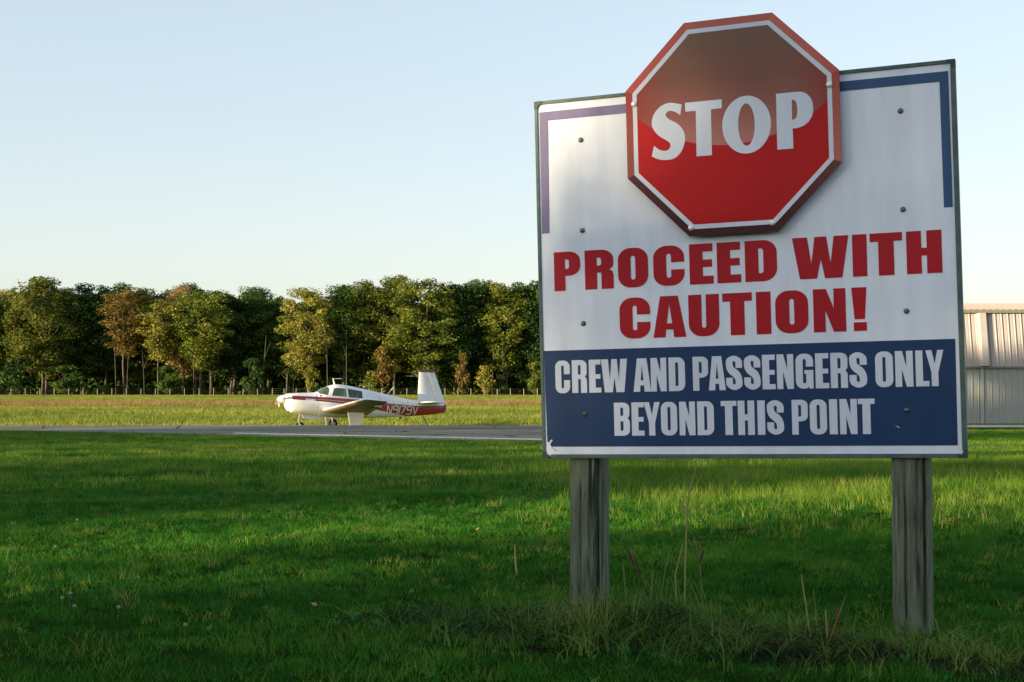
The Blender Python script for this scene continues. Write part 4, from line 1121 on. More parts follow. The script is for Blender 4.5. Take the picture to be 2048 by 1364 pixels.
# ------------------------------------------------------------------ hangar
M_HANG = pmat('pale_ribbed_steel', (.34, .30, .285), .6, c2=(.41, .37, .35), scale=1.3, stretch=(1, 1, .3))
M_HANGLOW = pmat('pale_ribbed_steel_lower', (.30, .31, .295), .55, c2=(.38, .38, .36), scale=1.1, stretch=(1, 1, .3))
M_TRIM = pmat('green_grey_trim', (.16, .17, .13), .6)
M_ROOF = pmat('pale_roof_sheet', (.30, .24, .22), .8, c2=(.36, .30, .28), scale=1, spec=.1)
HX0, HX1, HY, HZ = 15.6, 40.0, 66.0, -.84
hang = empty('hangar', (HX0, HY, HZ), 0, 'pale ribbed steel hangar partly hidden behind the right edge of the sign', 'hangar')
LEAN = R(10.5)
HS = 2.66
pw = .30
npan = int((HX1 - HX0) / pw)
def rib_mesh(name, h, mat):
    m_ = MB()
    prof = [(0, 0), (.030, -.045), (.055, -.045), (.085, 0), (.155, -.006), (.165, -.012), (.175, -.006), (.22, -.006), (.23, -.012), (.24, -.006), (.295, 0)]
    V_ = [(a, b, z) for z in (0, h) for a, b in prof]; k = len(prof)
    m_.add(V_, [(i, i + 1, k + i + 1, k + i) for i in range(k - 1)])
    return m_.build(name, mat, hang)
lo_p = rib_mesh('wall_panel', HS - .10, M_HANGLOW); up_p = rib_mesh('door_panel', 2.62, M_HANG)
PIL = 6.05     # pilaster position from HX0
for i in range(npan):
    if i == 0: a, b = lo_p, up_p
    else:
        a, b = lo_p.copy(), up_p.copy(); COL.objects.link(a); COL.objects.link(b)
    a.location = (i * pw, 0, .06)
    b.location = (i * pw, -.10, HS + .03); b.rotation_euler = (-LEAN, 0, 0)
m_ = MB(); m_.box(-.05, HX1 - HX0, .02, 12, 0, HS); m_.box(-.05, HX1 - HX0, .62, 12, HS, 5.18); m_.build('wall_shell', M_HANGLOW, hang)
m_ = MB(); m_.box(-.05, HX1 - HX0, -.16, .02, HS - .05, HS + .02); bevel(m_.build('door_sill', M_TRIM, hang), .01)
m_ = MB(); m_.box(-.05, HX1 - HX0, -.05, .0, -.02, .07); m_.build('base_trim', M_TRIM, hang)
m_ = MB(); m_.box(-.05, HX1 - HX0, .16, .60, 5.20, 5.33); m_.box(-.05, HX1 - HX0, .40, .62, 5.02, 5.20); m_.build('eave_trim', M_TRIM, hang)
for k in range(3):
    xx = PIL - k * 6.1 + .0 if k < 1 else PIL + k * 6.1
    m_ = MB(); m_.add([(0, -.02, 0), (.13, -.20, 0), (.42, -.20, 0), (.42, .0, 0), (0, -.02, 2.58), (.13, -.20, 2.58), (.42, -.20, 2.58), (.42, .0, 2.58)], [(0, 1, 5, 4), (1, 2, 6, 5), (2, 3, 7, 6), (0, 3, 2, 1), (4, 5, 6, 7)])
    o = m_.build('door_post', M_HANG, hang); o.location = (xx, -.10, HS + .03); o.rotation_euler = (-LEAN, 0, 0)
    m_ = MB(); m_.box(.05, .22, -.08, 0, 0, HS - .10); o = m_.build('door_post', M_HANGLOW, hang); o.location = (xx, 0, .06)
# roof with rib ends along the eave
m_ = MB()
rw_ = HX1 - HX0 + .1
m_.add([(-.15, .25, 5.34), (rw_, .25, 5.34), (rw_, 6.3, 5.90), (-.15, 6.3, 5.90), (-.15, 12.2, 5.34), (rw_, 12.2, 5.34)], [(0, 1, 2, 3), (3, 2, 5, 4)])
m_.add([(-.15, .25, 5.34), (rw_, .25, 5.34), (rw_, .25, 5.28), (-.15, .25, 5.28)], [(0, 3, 2, 1)])
m_.build('roof', M_ROOF, hang)
tooth = None
for i in range(int(rw_ / pw)):
    if tooth is None:
        m_ = MB(); m_.box(0, .07, .22, 6.2, 5.345, 5.375); tooth = m_.build('roof_rib', M_ROOF, hang); t_ = tooth
        for v in tooth.data.vertices: v.co.z += (v.co.y - .25) * .105
    else:
        t_ = tooth.copy(); COL.objects.link(t_)
    t_.location = (i * pw, 0, 0)
# gable ends
m_ = MB(); m_.add([(-.05, .62, 5.18), (-.05, 12, 5.18), (-.05, 6.3, 5.95)], [(0, 1, 2)]); m_.add([(HX1 - HX0, .62, 5.18), (HX1 - HX0, 12, 5.18), (HX1 - HX0, 6.3, 5.95)], [(0, 2, 1)]); m_.build('gable', M_HANG, hang)

# ------------------------------------------------------------------ trees
M_BARK = pmat('grey_bark', (.04, .035, .026), .9, c2=(.085, .075, .055), scale=9, stretch=(1, 1, .2))
M_BARK2 = pmat('pale_bark', (.055, .047, .034), .9, c2=(.11, .095, .07), scale=9, stretch=(1, 1, .2))
LEAF = {
    'green': leaf_mat('mid_green_leaves', (.028, .066, .013), (.066, .115, .020), (.14, .17, .032)),
    'olive': leaf_mat('olive_leaves', (.050, .075, .013), (.125, .145, .025), (.26, .235, .048)),
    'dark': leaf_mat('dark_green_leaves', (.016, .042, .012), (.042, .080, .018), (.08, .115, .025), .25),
    'yellow': leaf_mat('yellow_green_leaves', (.09, .115, .02), (.26, .25, .045), (.50, .41, .11)),
    'orange': leaf_mat('rust_orange_leaves', (.08, .070, .018), (.19, .125, .032), (.22, .18, .04)),
    'pink': leaf_mat('pinkish_autumn_leaves', (.16, .12, .05), (.36, .24, .11), (.32, .27, .08)),
    'bright': leaf_mat('bright_green_leaves', (.055, .095, .014), (.155, .19, .027), (.31, .285, .052)),
}
def crown_mesh(name, seed, w, h, nclump, leaves, cr, lsz, shape='round', hollow=.45):
    """unit crown w wide, h tall, base at z=0: many leaf quads gathered in clumps on branches"""
    r = np.random.default_rng(seed)
    C = []
    tries = 0
    lob = r.uniform(.72, 1.12, 12)
    while len(C) < nclump and tries < 20000:
        tries += 1
        d = r.normal(size=3); d /= np.linalg.norm(d)
        rad = r.uniform(hollow, 1.0) ** .6
        az = int((math.atan2(d[1], d[0]) / (2 * math.pi) + .5) * 11.99)
        q = d * rad * np.array([lob[az], lob[az], .5 + .5 * lob[az]])
        z = (q[2] * .5 + .5)
        if shape == 'round': f_ = 1.0
        elif shape == 'tall': f_ = .78 + .3 * math.sin(math.pi * min(1, max(0, z))) if z < .7 else 1.0
        elif shape == 'top': f_ = .45 + .65 * min(1, max(0, z) * 1.5)
        elif shape == 'cone': f_ = 1.25 - .75 * max(0, z)
        c_ = np.array([q[0] * w / 2 * f_, q[1] * w / 2 * f_, z * h])
        if any(np.linalg.norm((c_ - o) / cr) < .52 for o in C[-80:]): continue
        C.append(c_)
    C = np.array(C); C[:, 2] *= h / np.quantile(C[:, 2], .97) * .96; C[:, 2] = np.minimum(C[:, 2], h)
    Vs, Ts = [], []
    for c_ in C:
        k = int(leaves * r.uniform(.55, 1.35)); R_ = cr * r.uniform(.65, 1.35)
        d = r.normal(size=(k, 3)); d /= np.linalg.norm(d, axis=1)[:, None]
        rad = r.uniform(.25, 1, k) ** .5 * (1 + .25 * np.sin(d[:, 0] * 7 + c_[0]) * np.sin(d[:, 2] * 6))
        P_ = c_ + d * rad[:, None] * R_ * np.array([1.1, 1.1, .72])
        nrm = d * .5 + r.normal(size=(k, 3)) * .65 + np.array([0, 0, .35]); nrm /= np.linalg.norm(nrm, axis=1)[:, None]
        a = np.cross(nrm, r.normal(size=(k, 3))); a /= np.linalg.norm(a, axis=1)[:, None]
        b = np.cross(nrm, a)
        s = lsz * r.uniform(.5, 1.3, k)[:, None]
        q0, q1, q2, q3 = P_ - a * s, P_ - b * s * .5 + nrm * s * .12, P_ + a * s, P_ + b * s * .5 + nrm * s * .12
        Vs.append(np.stack([q0, q1, q2, q3], 1).reshape(-1, 3))
        Ts.append(np.repeat(np.clip(r.normal(.5, .22) + r.normal(0, .14, k), 0, 1), 4))
    Vv = np.concatenate(Vs); nf = len(Vv) // 4
    o = np_mesh(name, Vv, np.arange(nf * 4).reshape(-1, 4), LEAF['green'], link=False, tint=np.concatenate(Ts))
    return o.data, C
def trunk_mesh(name, seed, ht, hc, C, r0, mat):
    """tapered trunk with limbs reaching clumps; ht trunk height to crown base, hc crown height"""
    r = random.Random(seed)
    m_ = MB()
    pts = [(0, 0, -.3)]
    x_ = y_ = 0
    top = ht + hc * .75
    for i in range(1, 9):
        x_ += r.uniform(-.12, .12); y_ += r.uniform(-.12, .12)
        pts.append((x_, y_, top * i / 8))
    m_.tube(pts, [r0 * 1.3] + [r0 * (1 - .1 * i) for i in range(1, 9)], 7)
    idx_ = list(range(len(C))); r.shuffle(idx_)
    for j in idx_[:16]:
        c_ = C[j]
        zb = ht + max(0.1, c_[2] * .62 - 1.0) * .9
        t = min(.98, max(.02, zb / top)) * 8; i0 = int(t); fr2 = t - i0
        p0 = Vector(pts[i0]).lerp(Vector(pts[min(8, i0 + 1)]), fr2)
        p2 = Vector((c_[0], c_[1], c_[2] + ht))
        p1 = p0.lerp(p2, .5) + Vector((0, 0, -.25))
        m_.tube([p0, p1, p2], [r0 * .42, r0 * .26, r0 * .08], 5, cap=False)
    me = bpy.data.meshes.new(name); me.from_pydata(m_.v, [], m_.f); me.materials.append(mat)
    me.polygons.foreach_set('use_smooth', [True] * len(me.polygons)); me.update()
    return me
# kinds of crown: (mesh, trunk) with a nominal width and height so copies can be scaled a little
KINDS = {}
def kind(key, seed, w, hc, ht, ncl, lv, cr, lsz, shape, bark=None, hollow=.45, r0=.22):
    me, C = crown_mesh('crown', seed, w, hc, ncl, lv, cr, lsz, shape, hollow)
    KINDS[key] = (me, trunk_mesh('trunk', seed, ht, hc, C, r0, bark or M_BARK), w, ht, hc)
kind('broad', 1, 8.6, 16, 3.5, 130, 150, 1.2, .205, 'round')
kind('broad2', 2, 8.4, 15, 4.5, 120, 150, 1.15, .205, 'top')
kind('tall', 3, 6.2, 16.5, 3.0, 105, 145, 1.05, .20, 'tall')
kind('tall2', 4, 6.0, 13, 7.0, 60, 145, 1.1, .21, 'top', M_BARK2, r0=.16)
kind('oval', 5, 7.0, 16.5, 3.0, 110, 150, 1.1, .20, 'round')
kind('thin', 6, 4.6, 11, 8.0, 38, 80, 1.0, .205, 'top', M_BARK2, r0=.13)
kind('irregular', 7, 7.6, 16, 3.5, 95, 150, 1.15, .205, 'tall')
kind('bush', 8, 3.4, 4.6, .5, 22, 90, .75, .24, 'round', r0=.08)
kind('dense', 9, 8.2, 18, 1.2, 150, 150, 1.25, .23, 'round', hollow=.3)
kind('porous', 12, 8.2, 8, .8, 50, 32, 1.3, .30, 'round')
NTREE = [0]
def tree(name, x, y, z, k, width, height, mat, label, group, cat='tree', rz=None, zoff=0):
    crown_me, trunk_me, w, ht, hc = KINDS[k]
    e_ = empty(name, (x, y, z), 0, label, cat, group)
    s, sz = width / w, height / (ht + hc)
    rz = rng.uniform(0, 6.28) if rz is None else rz
    c_ = bpy.data.objects.new('crown', crown_me); COL.objects.link(c_); c_.parent = e_
    c_.location = (0, 0, ht * sz); c_.rotation_euler = (0, 0, rz); c_.scale = (s, s, sz)
    c_.material_slots[0].link = 'OBJECT'; c_.material_slots[0].material = LEAF[mat]
    t_ = bpy.data.objects.new('trunk', trunk_me); COL.objects.link(t_); t_.parent = e_
    t_.rotation_euler = (0, 0, rz); t_.scale = (s, s, sz)
    NTREE[0] += 1
    return e_
GR = 'trees along the edge of the wood'
FRONT = [  # px, top px, width px, kind, colour, label, depth
    (-70, 585, 110, 'broad', 'olive', 'olive tree just outside the left end of the wood edge', 266),
    (6, 588, 80, 'oval', 'yellow', 'yellow-green tree at the very left end of the tree line', 270),
    (85, 560, 118, 'broad', 'olive', 'big broad olive-green tree, tallest near the left end of the tree line', 264),
    (165, 574, 78, 'tall', 'dark', 'dark green tree just right of the tallest left-hand tree', 267),
    (212, 580, 72, 'oval', 'dark', 'dark green tree between the dark tree and the rust-orange tree', 268),
    (250, 582, 74, 'tall2', 'orange', 'rust-orange autumn tree with a bare thin trunk left of centre of the wood', 262),
    (290, 584, 86, 'oval', 'green', 'green tree rising behind the rust-orange tree', 272),
    (318, 605, 62, 'tall2', 'yellow', 'lit yellow-green tree with thin pale trunk right of the rust-orange tree', 261),
    (366, 578, 70, 'tall', 'pink', 'pinkish autumn tree with a pale orange top', 268),
    (402, 588, 104, 'broad2', 'bright', 'bright green tree with low sunlit branches beside the pinkish tree', 261),
    (468, 596, 82, 'oval', 'dark', 'dark green tree right of the bright green one', 267),
    (522, 600, 74, 'tall', 'green', 'green tree left of the pale yellow tree, above the gap before the aeroplane nose', 268),
    (574, 612, 62, 'oval', 'dark', 'low dark tree forming the dip in the tree line above the aeroplane nose', 266),
    (618, 581, 84, 'irregular', 'yellow', 'pale yellow tree leaning over the aeroplane cabin', 261),
    (688, 576, 86, 'broad2', 'green', 'rounded green tree right of the pale yellow tree', 264),
    (728, 569, 84, 'tall', 'olive', 'olive-green tree with the aeroplane aerials under it', 266),
    (790, 558, 100, 'broad', 'olive', 'tallest olive-green tree of the wood, above the aeroplane tail boom', 265),
    (852, 563, 104, 'irregular', 'bright', 'lit green tree directly above the aeroplane fin', 261),
    (915, 573, 92, 'dense', 'dark', 'dark green tree right of the aeroplane fin', 265),
    (962, 566, 88, 'broad', 'green', 'green tree second from the left edge of the sign', 268),
    (1012, 574, 82, 'oval', 'bright', 'yellow-lit green tree just left of the sign', 264),
    (1058, 571, 84, 'dense', 'dark', 'dark green tree cut by the left edge of the sign', 266),
    (1120, 575, 90, 'broad', 'green', 'green tree hidden behind the left half of the sign', 266),
    (1180, 582, 86, 'oval', 'olive', 'olive tree hidden behind the stop lettering side of the sign', 268),
    (1250, 590, 90, 'tall', 'dark', 'dark tree hidden behind the middle of the sign', 266),
    (1320, 596, 90, 'broad', 'green', 'last green tree of the wood, hidden behind the sign', 266),
    (-150, 585, 100, 'dense', 'dark', 'dark tree outside the left edge of the view', 266),
]
GZ0 = -.85
for px, tp, wpx, k, mt, lb, d in FRONT:
    hgt = (HORIZON - tp) / F_PX * d + CAM_Z - GZ0
    tree('broadleaf_tree', px_at(px, d), d, GZ0, k, wpx / F_PX * d * 1.24, hgt, mt, lb, GR)
# trees standing deeper in the wood: nothing tells them apart
kk = ['broad', 'tall', 'oval', 'dense', 'broad2', 'irregular']
for row, (d, step, tp0) in enumerate(((270, 40, 604), (284, 56, 592), (297, 62, 586))):
    px = -190 + row * 17
    while px < 1400:
        tp = tp0 + rng.uniform(-16, 16)
        hgt = (HORIZON - tp) / F_PX * d + CAM_Z - GZ0
        tree('wood_tree', px_at(px, d), d + rng.uniform(-3, 3), GZ0, kk[rng.integers(6)], (96 if row == 0 else 84) / F_PX * d * rng.uniform(.85, 1.2), hgt, ['green', 'olive', 'dark', 'green', 'bright'][rng.integers(5)] if row == 0 else ['dark', 'green'][rng.integers(2)],
             'green broadleaf tree standing deeper in the wood behind the front trees', 'trees deeper in the wood')
        px += step * rng.uniform(.8, 1.2)
# undergrowth saplings
US = [(765, 700, 44, 'orange', 'small orange-brown tree in front of the wood behind the aeroplane tail boom'), (748, 745, 34, 'bright', 'low green-yellow bush behind the aeroplane rear cabin'),
      (925, 712, 30, 'orange', 'small rust-coloured sapling right of the aeroplane fin'), (975, 735, 40, 'yellow', 'small yellow-green sapling between the fin and the sign'),
      (1068, 728, 34, 'bright', 'bright green bush at the left edge of the sign'), (130, 735, 60, 'green', 'low green bush under the tall trees at the left'),
      (335, 735, 50, 'green', 'low green bush under the bright sunlit tree'), (620, 735, 16, 'yellow', 'thin yellow sapling above the aeroplane windscreen'),
      (870, 735, 42, 'green', 'green bush directly behind the aeroplane fin'), (505, 722, 44, 'dark', 'dark bush under the wood left of the aeroplane'),
      (1000, 752, 34, 'dark', 'low dark bush near the fence before the sign'), (40, 720, 60, 'dark', 'dark bush at the left end under the trees')]
for px, tp, wpx, mt, lb in US:
    d = 259; hgt = (HORIZON - tp) / F_PX * d + CAM_Z - GZ0
    tree('sapling', px_at(px, d), d, GZ0, 'bush', wpx / F_PX * d, hgt, mt, lb, 'saplings at the wood edge', 'sapling')
# thin bare trunks at the wood edge
TRL = {62: 'thin bare trunk under the big olive tree near the left end of the wood', 232: 'left one of two thin trunks under the rust-orange tree', 254: 'right one of two thin trunks under the rust-orange tree',
       289: 'thin trunk between the rust-orange tree and the yellow-green tree', 388: 'thin trunk under the bright green sunlit tree', 525: 'thin trunk just left of the aeroplane spinner', 587: 'thin trunk above the aeroplane engine cowling',
       655: 'thin trunk behind the aeroplane roof aerial', 693: 'thin trunk above the rear of the aeroplane cabin', 835: 'thin trunk at the leading edge of the aeroplane fin', 985: 'thin forked trunk midway between the aeroplane fin and the sign', 1008: 'thin trunk nearest the left edge of the sign'}
for i, px in enumerate((62, 232, 254, 289, 388, 525, 587, 655, 693, 835, 985, 1008)):
    d = 259.5 + rng.uniform(-1, 2)
    m_ = MB(); h_ = rng.uniform(8, 12); a = rng.uniform(-.5, .5)
    m_.tube([(0, 0, -.2), (a * .3, 0, h_ * .35), (a, 0, h_ * .7), (a * 1.6, 0, h_)], [.08, .07, .055, .03], 6)
    m_.tube([(a * .8, 0, h_ * .6), (a * .8 + rng.choice([-1, 1]) * 1.0, 0, h_ * .85)], [.05, .02], 5)
    o = m_.build('bare_trunk', M_BARK2 if i % 3 else M_BARK, None, loc=(px_at(px, d), d, GZ0))
    tag(o, TRL[px], 'tree trunk', 'thin trunks at the wood edge')
# the interior of the wood as one mass
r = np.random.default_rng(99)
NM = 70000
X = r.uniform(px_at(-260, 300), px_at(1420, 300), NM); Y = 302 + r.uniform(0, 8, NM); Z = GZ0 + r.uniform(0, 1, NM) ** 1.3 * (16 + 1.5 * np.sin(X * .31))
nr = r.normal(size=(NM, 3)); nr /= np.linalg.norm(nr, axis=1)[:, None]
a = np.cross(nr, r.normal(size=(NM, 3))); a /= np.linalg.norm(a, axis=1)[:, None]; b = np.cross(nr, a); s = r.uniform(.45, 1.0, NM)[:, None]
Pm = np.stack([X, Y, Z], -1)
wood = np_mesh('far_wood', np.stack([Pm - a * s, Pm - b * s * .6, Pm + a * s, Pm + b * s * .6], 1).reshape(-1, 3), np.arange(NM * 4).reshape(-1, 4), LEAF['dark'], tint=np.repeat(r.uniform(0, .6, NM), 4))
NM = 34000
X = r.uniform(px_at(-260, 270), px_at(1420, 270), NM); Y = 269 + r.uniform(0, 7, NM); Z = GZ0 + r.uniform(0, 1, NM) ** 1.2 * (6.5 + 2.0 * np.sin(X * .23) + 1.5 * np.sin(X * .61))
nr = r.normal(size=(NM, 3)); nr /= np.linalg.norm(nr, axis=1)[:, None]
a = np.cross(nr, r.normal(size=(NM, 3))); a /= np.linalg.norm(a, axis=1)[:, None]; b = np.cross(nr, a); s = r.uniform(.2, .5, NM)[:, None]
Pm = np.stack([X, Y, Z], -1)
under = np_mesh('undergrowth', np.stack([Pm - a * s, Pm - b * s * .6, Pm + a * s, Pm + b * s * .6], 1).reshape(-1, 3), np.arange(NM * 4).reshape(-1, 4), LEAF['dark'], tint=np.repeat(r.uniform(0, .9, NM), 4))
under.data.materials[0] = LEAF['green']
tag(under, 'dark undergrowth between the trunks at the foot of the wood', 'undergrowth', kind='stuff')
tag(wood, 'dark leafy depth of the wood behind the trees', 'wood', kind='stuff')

# unseen trees and bushes added left of frame to shade lawn and sign
def yb_at(yb, x=-50.0): return yb
SH = [(-50, -50, 10, 10, 'dense'), (-50, -42, 10, 9.6, 'dense'), (-50, -34, 9, 10.4, 'dense'), (-50.5, -27, 8, 9.8, 'dense'), (-50, -22.4, 5.2, 10.0, 'dense'),
      (-50, -11.3, 4.8, 9.4, 'dense'), (-50, -5.8, 4.4, 8.2, 'oval'), (-50, 1.5, 6.5, 7.5, 'porous'), (-50.5, 8.5, 7.5, 8.8, 'porous'), (-50, 15, 7.5, 8.2, 'porous'), (-50, 21, 6.5, 8.0, 'porous'), (-49.5, 26.6, 7.6, 11.5, 'dense')]
for i, (x, y, w_, h_, k) in enumerate(SH):
    tree('shade_caster_tree', x, y, -.3, k, w_, h_, 'dark' if i % 2 else 'green', 'unseen broadleaf tree added left of the lawn to cast shade', 'added shade trees left of the lawn', rz=i * 1.1)
for i, (x, y, w_, h_) in enumerate([(-49, -45, 8, 6), (-49, -37, 8, 6), (-49, -30, 8, 6), (-49, -23.5, 5, 6), (-49, -19.3, 5.4, 6.6), (-49.5, -14.2, 6, 5.5), (-49, -9.5, 6, 6.0), (-49, -3.5, 7, 5.6), (-49, 5, 5, 3.6), (-49, 12, 5, 3.8), (-49, 18, 5, 3.4), (-48, 23, 6, 4), (-47.5, 29.5, 5, 5.0)]):
    tree('shade_caster_bush', x, y, -.4, 'bush', w_, h_, 'dark', 'unseen bush added under the shade trees to block low sun', 'added shade bushes left of the lawn', 'bush', rz=i * 2.0)

# ------------------------------------------------------------------ fence along the wood
M_POST = pmat('grey_fence_post', (.20, .19, .15), .85, c2=(.30, .28, .22), scale=5)
M_WIRE = pmat('fence_wire', (.06, .06, .05), .5, .6)
FA, FB = (px_at(-120, 258), 258.0), (px_at(545, 254), 254.0)
FC = (px_at(1500, 226), 226.0)
fence = empty('wire_fence', (FA[0], FA[1], GZ0), 0, 'post and wire fence running along the foot of the wood', 'fence')
fpts = []
for (x0, y0), (x1, y1), cnt in ((FA, FB, 23), (FB, FC, 36)):
    for i in range(cnt): fpts.append((x0 + (x1 - x0) * i / cnt, y0 + (y1 - y0) * i / cnt))
fpts.append(FC)
pm = MB(); pm.tube([(0, 0, -.2), (.01, 0, 1.28)], [.07, .06], 7); p0 = pm.build('fence_post', M_POST, fence, smooth=True)
for i, (x, y) in enumerate(fpts):
    q = p0 if i == 0 else p0.copy()
    if i: COL.objects.link(q)
    q.location = (x - FA[0], y - FA[1], 0); q.rotation_euler = (rng.uniform(-.03, .03), rng.uniform(-.03, .03), rng.uniform(0, 6)); q.scale = (1, 1, rng.uniform(.93, 1.05))
for hz in (.15, .5, .85, 1.18):
    m_ = MB(); m_.tube([(x - FA[0], y - FA[1] - .08, hz + .02 * math.sin(x)) for x, y in fpts], .005, 4); m_.build('wire', M_WIRE, fence)

# marker and far small things
m_ = MB(); m_.lathe([(.14, 0), (.14, .04), (.05, .10), (.06, .30), (.10, .34), (.07, .44)], (0, 0, 0), 'Z', 10)
o = m_.build('field_marker', pmat('cream_marker_paint', (.75, .66, .38), .5), None, smooth=True, loc=(px_at(559, 112), 112, -.83)); tag(o, 'small cream runway edge marker in the grass left of the aeroplane nose', 'marker')

# ------------------------------------------------------------------ weeds at the foot of the sign
M_STALK = pmat('straw_stalk', (.20, .19, .05), .7, c2=(.28, .22, .08), scale=8)
M_STALKG = pmat('green_stalk', (.07, .13, .025), .7, c2=(.12, .17, .04), scale=8)
M_SEED = pmat('dark_seed_head', (.05, .025, .015), .9)
M_REDW = pmat('reddish_weed_leaf', (.16, .035, .02), .8)
def gp(px, py, d): # foot of something at pixel column px and depth d
    return (px_at(px, d), d)
def stalk(px, d, pts, r_, mat, label, cat='grass stalk', heads=(), seed=None, name='grass_stalk', blades=0):
    """pts: (dx, height) metres from the foot"""
    x, y = gp(px, 0, d); z = float(terrain(x, y))
    m_ = MB(); P_ = [(a, .01 * i, b) for i, (a, b) in enumerate(pts)]
    m_.tube(P_, [r_ * (1 - .55 * i / len(P_)) for i in range(len(P_))], 6)
    if not heads and not blades:
        o = m_.build(name, mat, None, smooth=True, loc=(x, y, z)); tag(o, label, cat, 'tall stalks round the posts'); return o
    e_ = empty(name, (x, y, z), 0, label, cat, 'tall stalks round the posts')
    m_.build('stem', mat, e_, smooth=True)
    for (hx, hz, tx, tz, hr) in heads:
        m_ = MB(); m_.tube([(hx, 0, hz), (hx + (tx - hx) * .5, .01, hz + (tz - hz) * .5), (tx, .01, tz)], [hr, hr * 1.2, hr * .4], 5)
        m_.build('seed_spike', seed or mat, e_, smooth=True)
    return e_
U = 1 / F_PX
def K(px, d): return px * U * d
d = 5.75
stalk(1367, d, [(0, 0), (.004, K(110, d)), (.012, K(210, d)), (K(10, d), K(262, d)), (K(28, d), K(330, d))], .0042, M_STALK, 'tallest straw-coloured grass stalk with splayed seed spikes, between the posts',
      heads=[(K(8, d), K(225, d), K(-22, d), K(275, d), .0016), (K(8, d), K(225, d), K(60, d), K(255, d), .0016), (K(14, d), K(262, d), K(2, d), K(300, d), .0014), (K(10, d), K(230, d), K(-8, d), K(262, d), .004)])
stalk(1405, d, [(0, 0), (-.004, K(70, d)), (K(-6, d), K(140, d)), (K(-14, d), K(175, d)), (K(-22, d), K(205, d))], .003, M_STALKG, 'thin green stalk leaning left just right of the tallest stalk',
      heads=[(K(-8, d), K(135, d), K(2, d), K(160, d), .005)], seed=M_SEED)
stalk(1258, d, [(0, 0), (-.012, K(60, d)), (K(-10, d), K(110, d)), (K(-11, d), K(128, d))], .004, M_STALKG, 'broken pale green stalk just right of the left post')
stalk(1302, d, [(0, 0), (-.02, K(55, d)), (K(-18, d), K(100, d)), (K(-30, d), K(135, d))], .004, M_STALKG, 'pale stalk leaning left with a dark seed head, nearest the left post',
      heads=[(K(-14, d), K(80, d), K(-34, d), K(150, d), .004), (K(-34, d), K(130, d), K(-48, d), K(165, d), .005)], seed=M_SEED)
stalk(1320, d, [(0, 0), (.003, K(70, d)), (K(12, d), K(130, d)), (K(22, d), K(160, d))], .003, M_STALKG, 'slender green stalk bending right in the middle of the weeds')
stalk(1352, d, [(0, 0), (.0, K(60, d)), (K(-2, d), K(110, d)), (K(14, d), K(170, d))], .0045, M_STALK, 'thick straw stalk just left of the tallest stalk')
stalk(1298, 5.6, [(0, 0), (K(2, d), K(60, d)), (K(6, d), K(115, d)), (K(9, d), K(130, d))], .004, M_STALKG, 'bright bent grass stem standing behind the leaning blades')
stalk(1622, 5.3, [(0, 0), (K(-8, 5.3), K(60, 5.3)), (K(-20, 5.3), K(150, 5.3))], .004, M_STALK, 'pale leaning stalk left of the right post')
stalk(1634, 5.3, [(0, 0), (K(-2, 5.3), K(50, 5.3)), (K(-8, 5.3), K(120, 5.3))], .0035, M_STALKG, 'second thin pale stalk left of the right post')
stalk(1652, 5.2, [(0, 0), (.0, K(40, 5.2)), (K(-2, 5.2), K(88, 5.2))], .004, M_STALK, 'short upright cut stalk left of the right post', heads=[(0, K(20, 5.2), K(38, 5.2), K(120, 5.2), .0016)])
stalk(1034, 7.6, [(0, 0), (-.01, K(30, 7.6)), (K(-4, 7.6), K(62, 7.6))], .005, M_STALK, 'lone yellow blade standing in the lawn left of the left post', name='grass_stalk')
# broad crabgrass tufts and leafy weeds
TUFT = leaf_mat('tuft_blades', (.06, .14, .022), (.15, .25, .045), (.32, .33, .10), .4, 3, True)
def tuft(px, d, sc, n_, label, mat=TUFT, hmin=.06, hmax=.17, wid=.007, spread=.05, lean=1.4, name='grass_tuft', cat='grass tuft', group='grass tufts at the sign'):
    x, y = gp(px, 0, d)
    o = clump_mesh(name, n_, spread * sc, hmin * sc, hmax * sc, wid * sc, lean, mat, int(px), 5)
    COL.objects.link(o); o.location = (x, y, float(terrain(x, y)) - .005)
    tag(o, label, cat, group)
    return o
tuft(925, 5.9, 1.05, 46, 'pale yellow-green grass tuft left of the left post', spread=.10, lean=.7)
tuft(1062, 5.7, 1.0, 20, 'green grass tuft nearest the left post on its left side', lean=.9)
tuft(1120, 5.5, 1.1, 18, 'grass tuft at the front foot of the left post')
tuft(1175, 5.35, 1.2, 30, 'spiky grass tuft in front of the left post')
tuft(1215, 5.35, 1.4, 12, 'coarse grass tuft with long leaning blades right of the left post', lean=1.8, wid=.010)
tuft(1300, 5.4, 1.4, 16, 'coarse grass tuft under the stalks between the posts', lean=1.6, wid=.009)
tuft(1370, 5.5, 1.3, 18, 'grass tuft at the foot of the tallest stalk', lean=1.3)
tuft(1650, 5.1, 1.1, 14, 'grass tuft under the pale stalks left of the right post')
tuft(1885, 5.1, 1.0, 18, 'grass tuft right of the right post')
tuft(790, 5.6, .9, 12, 'small grass tuft in the lawn left of the pale tuft')
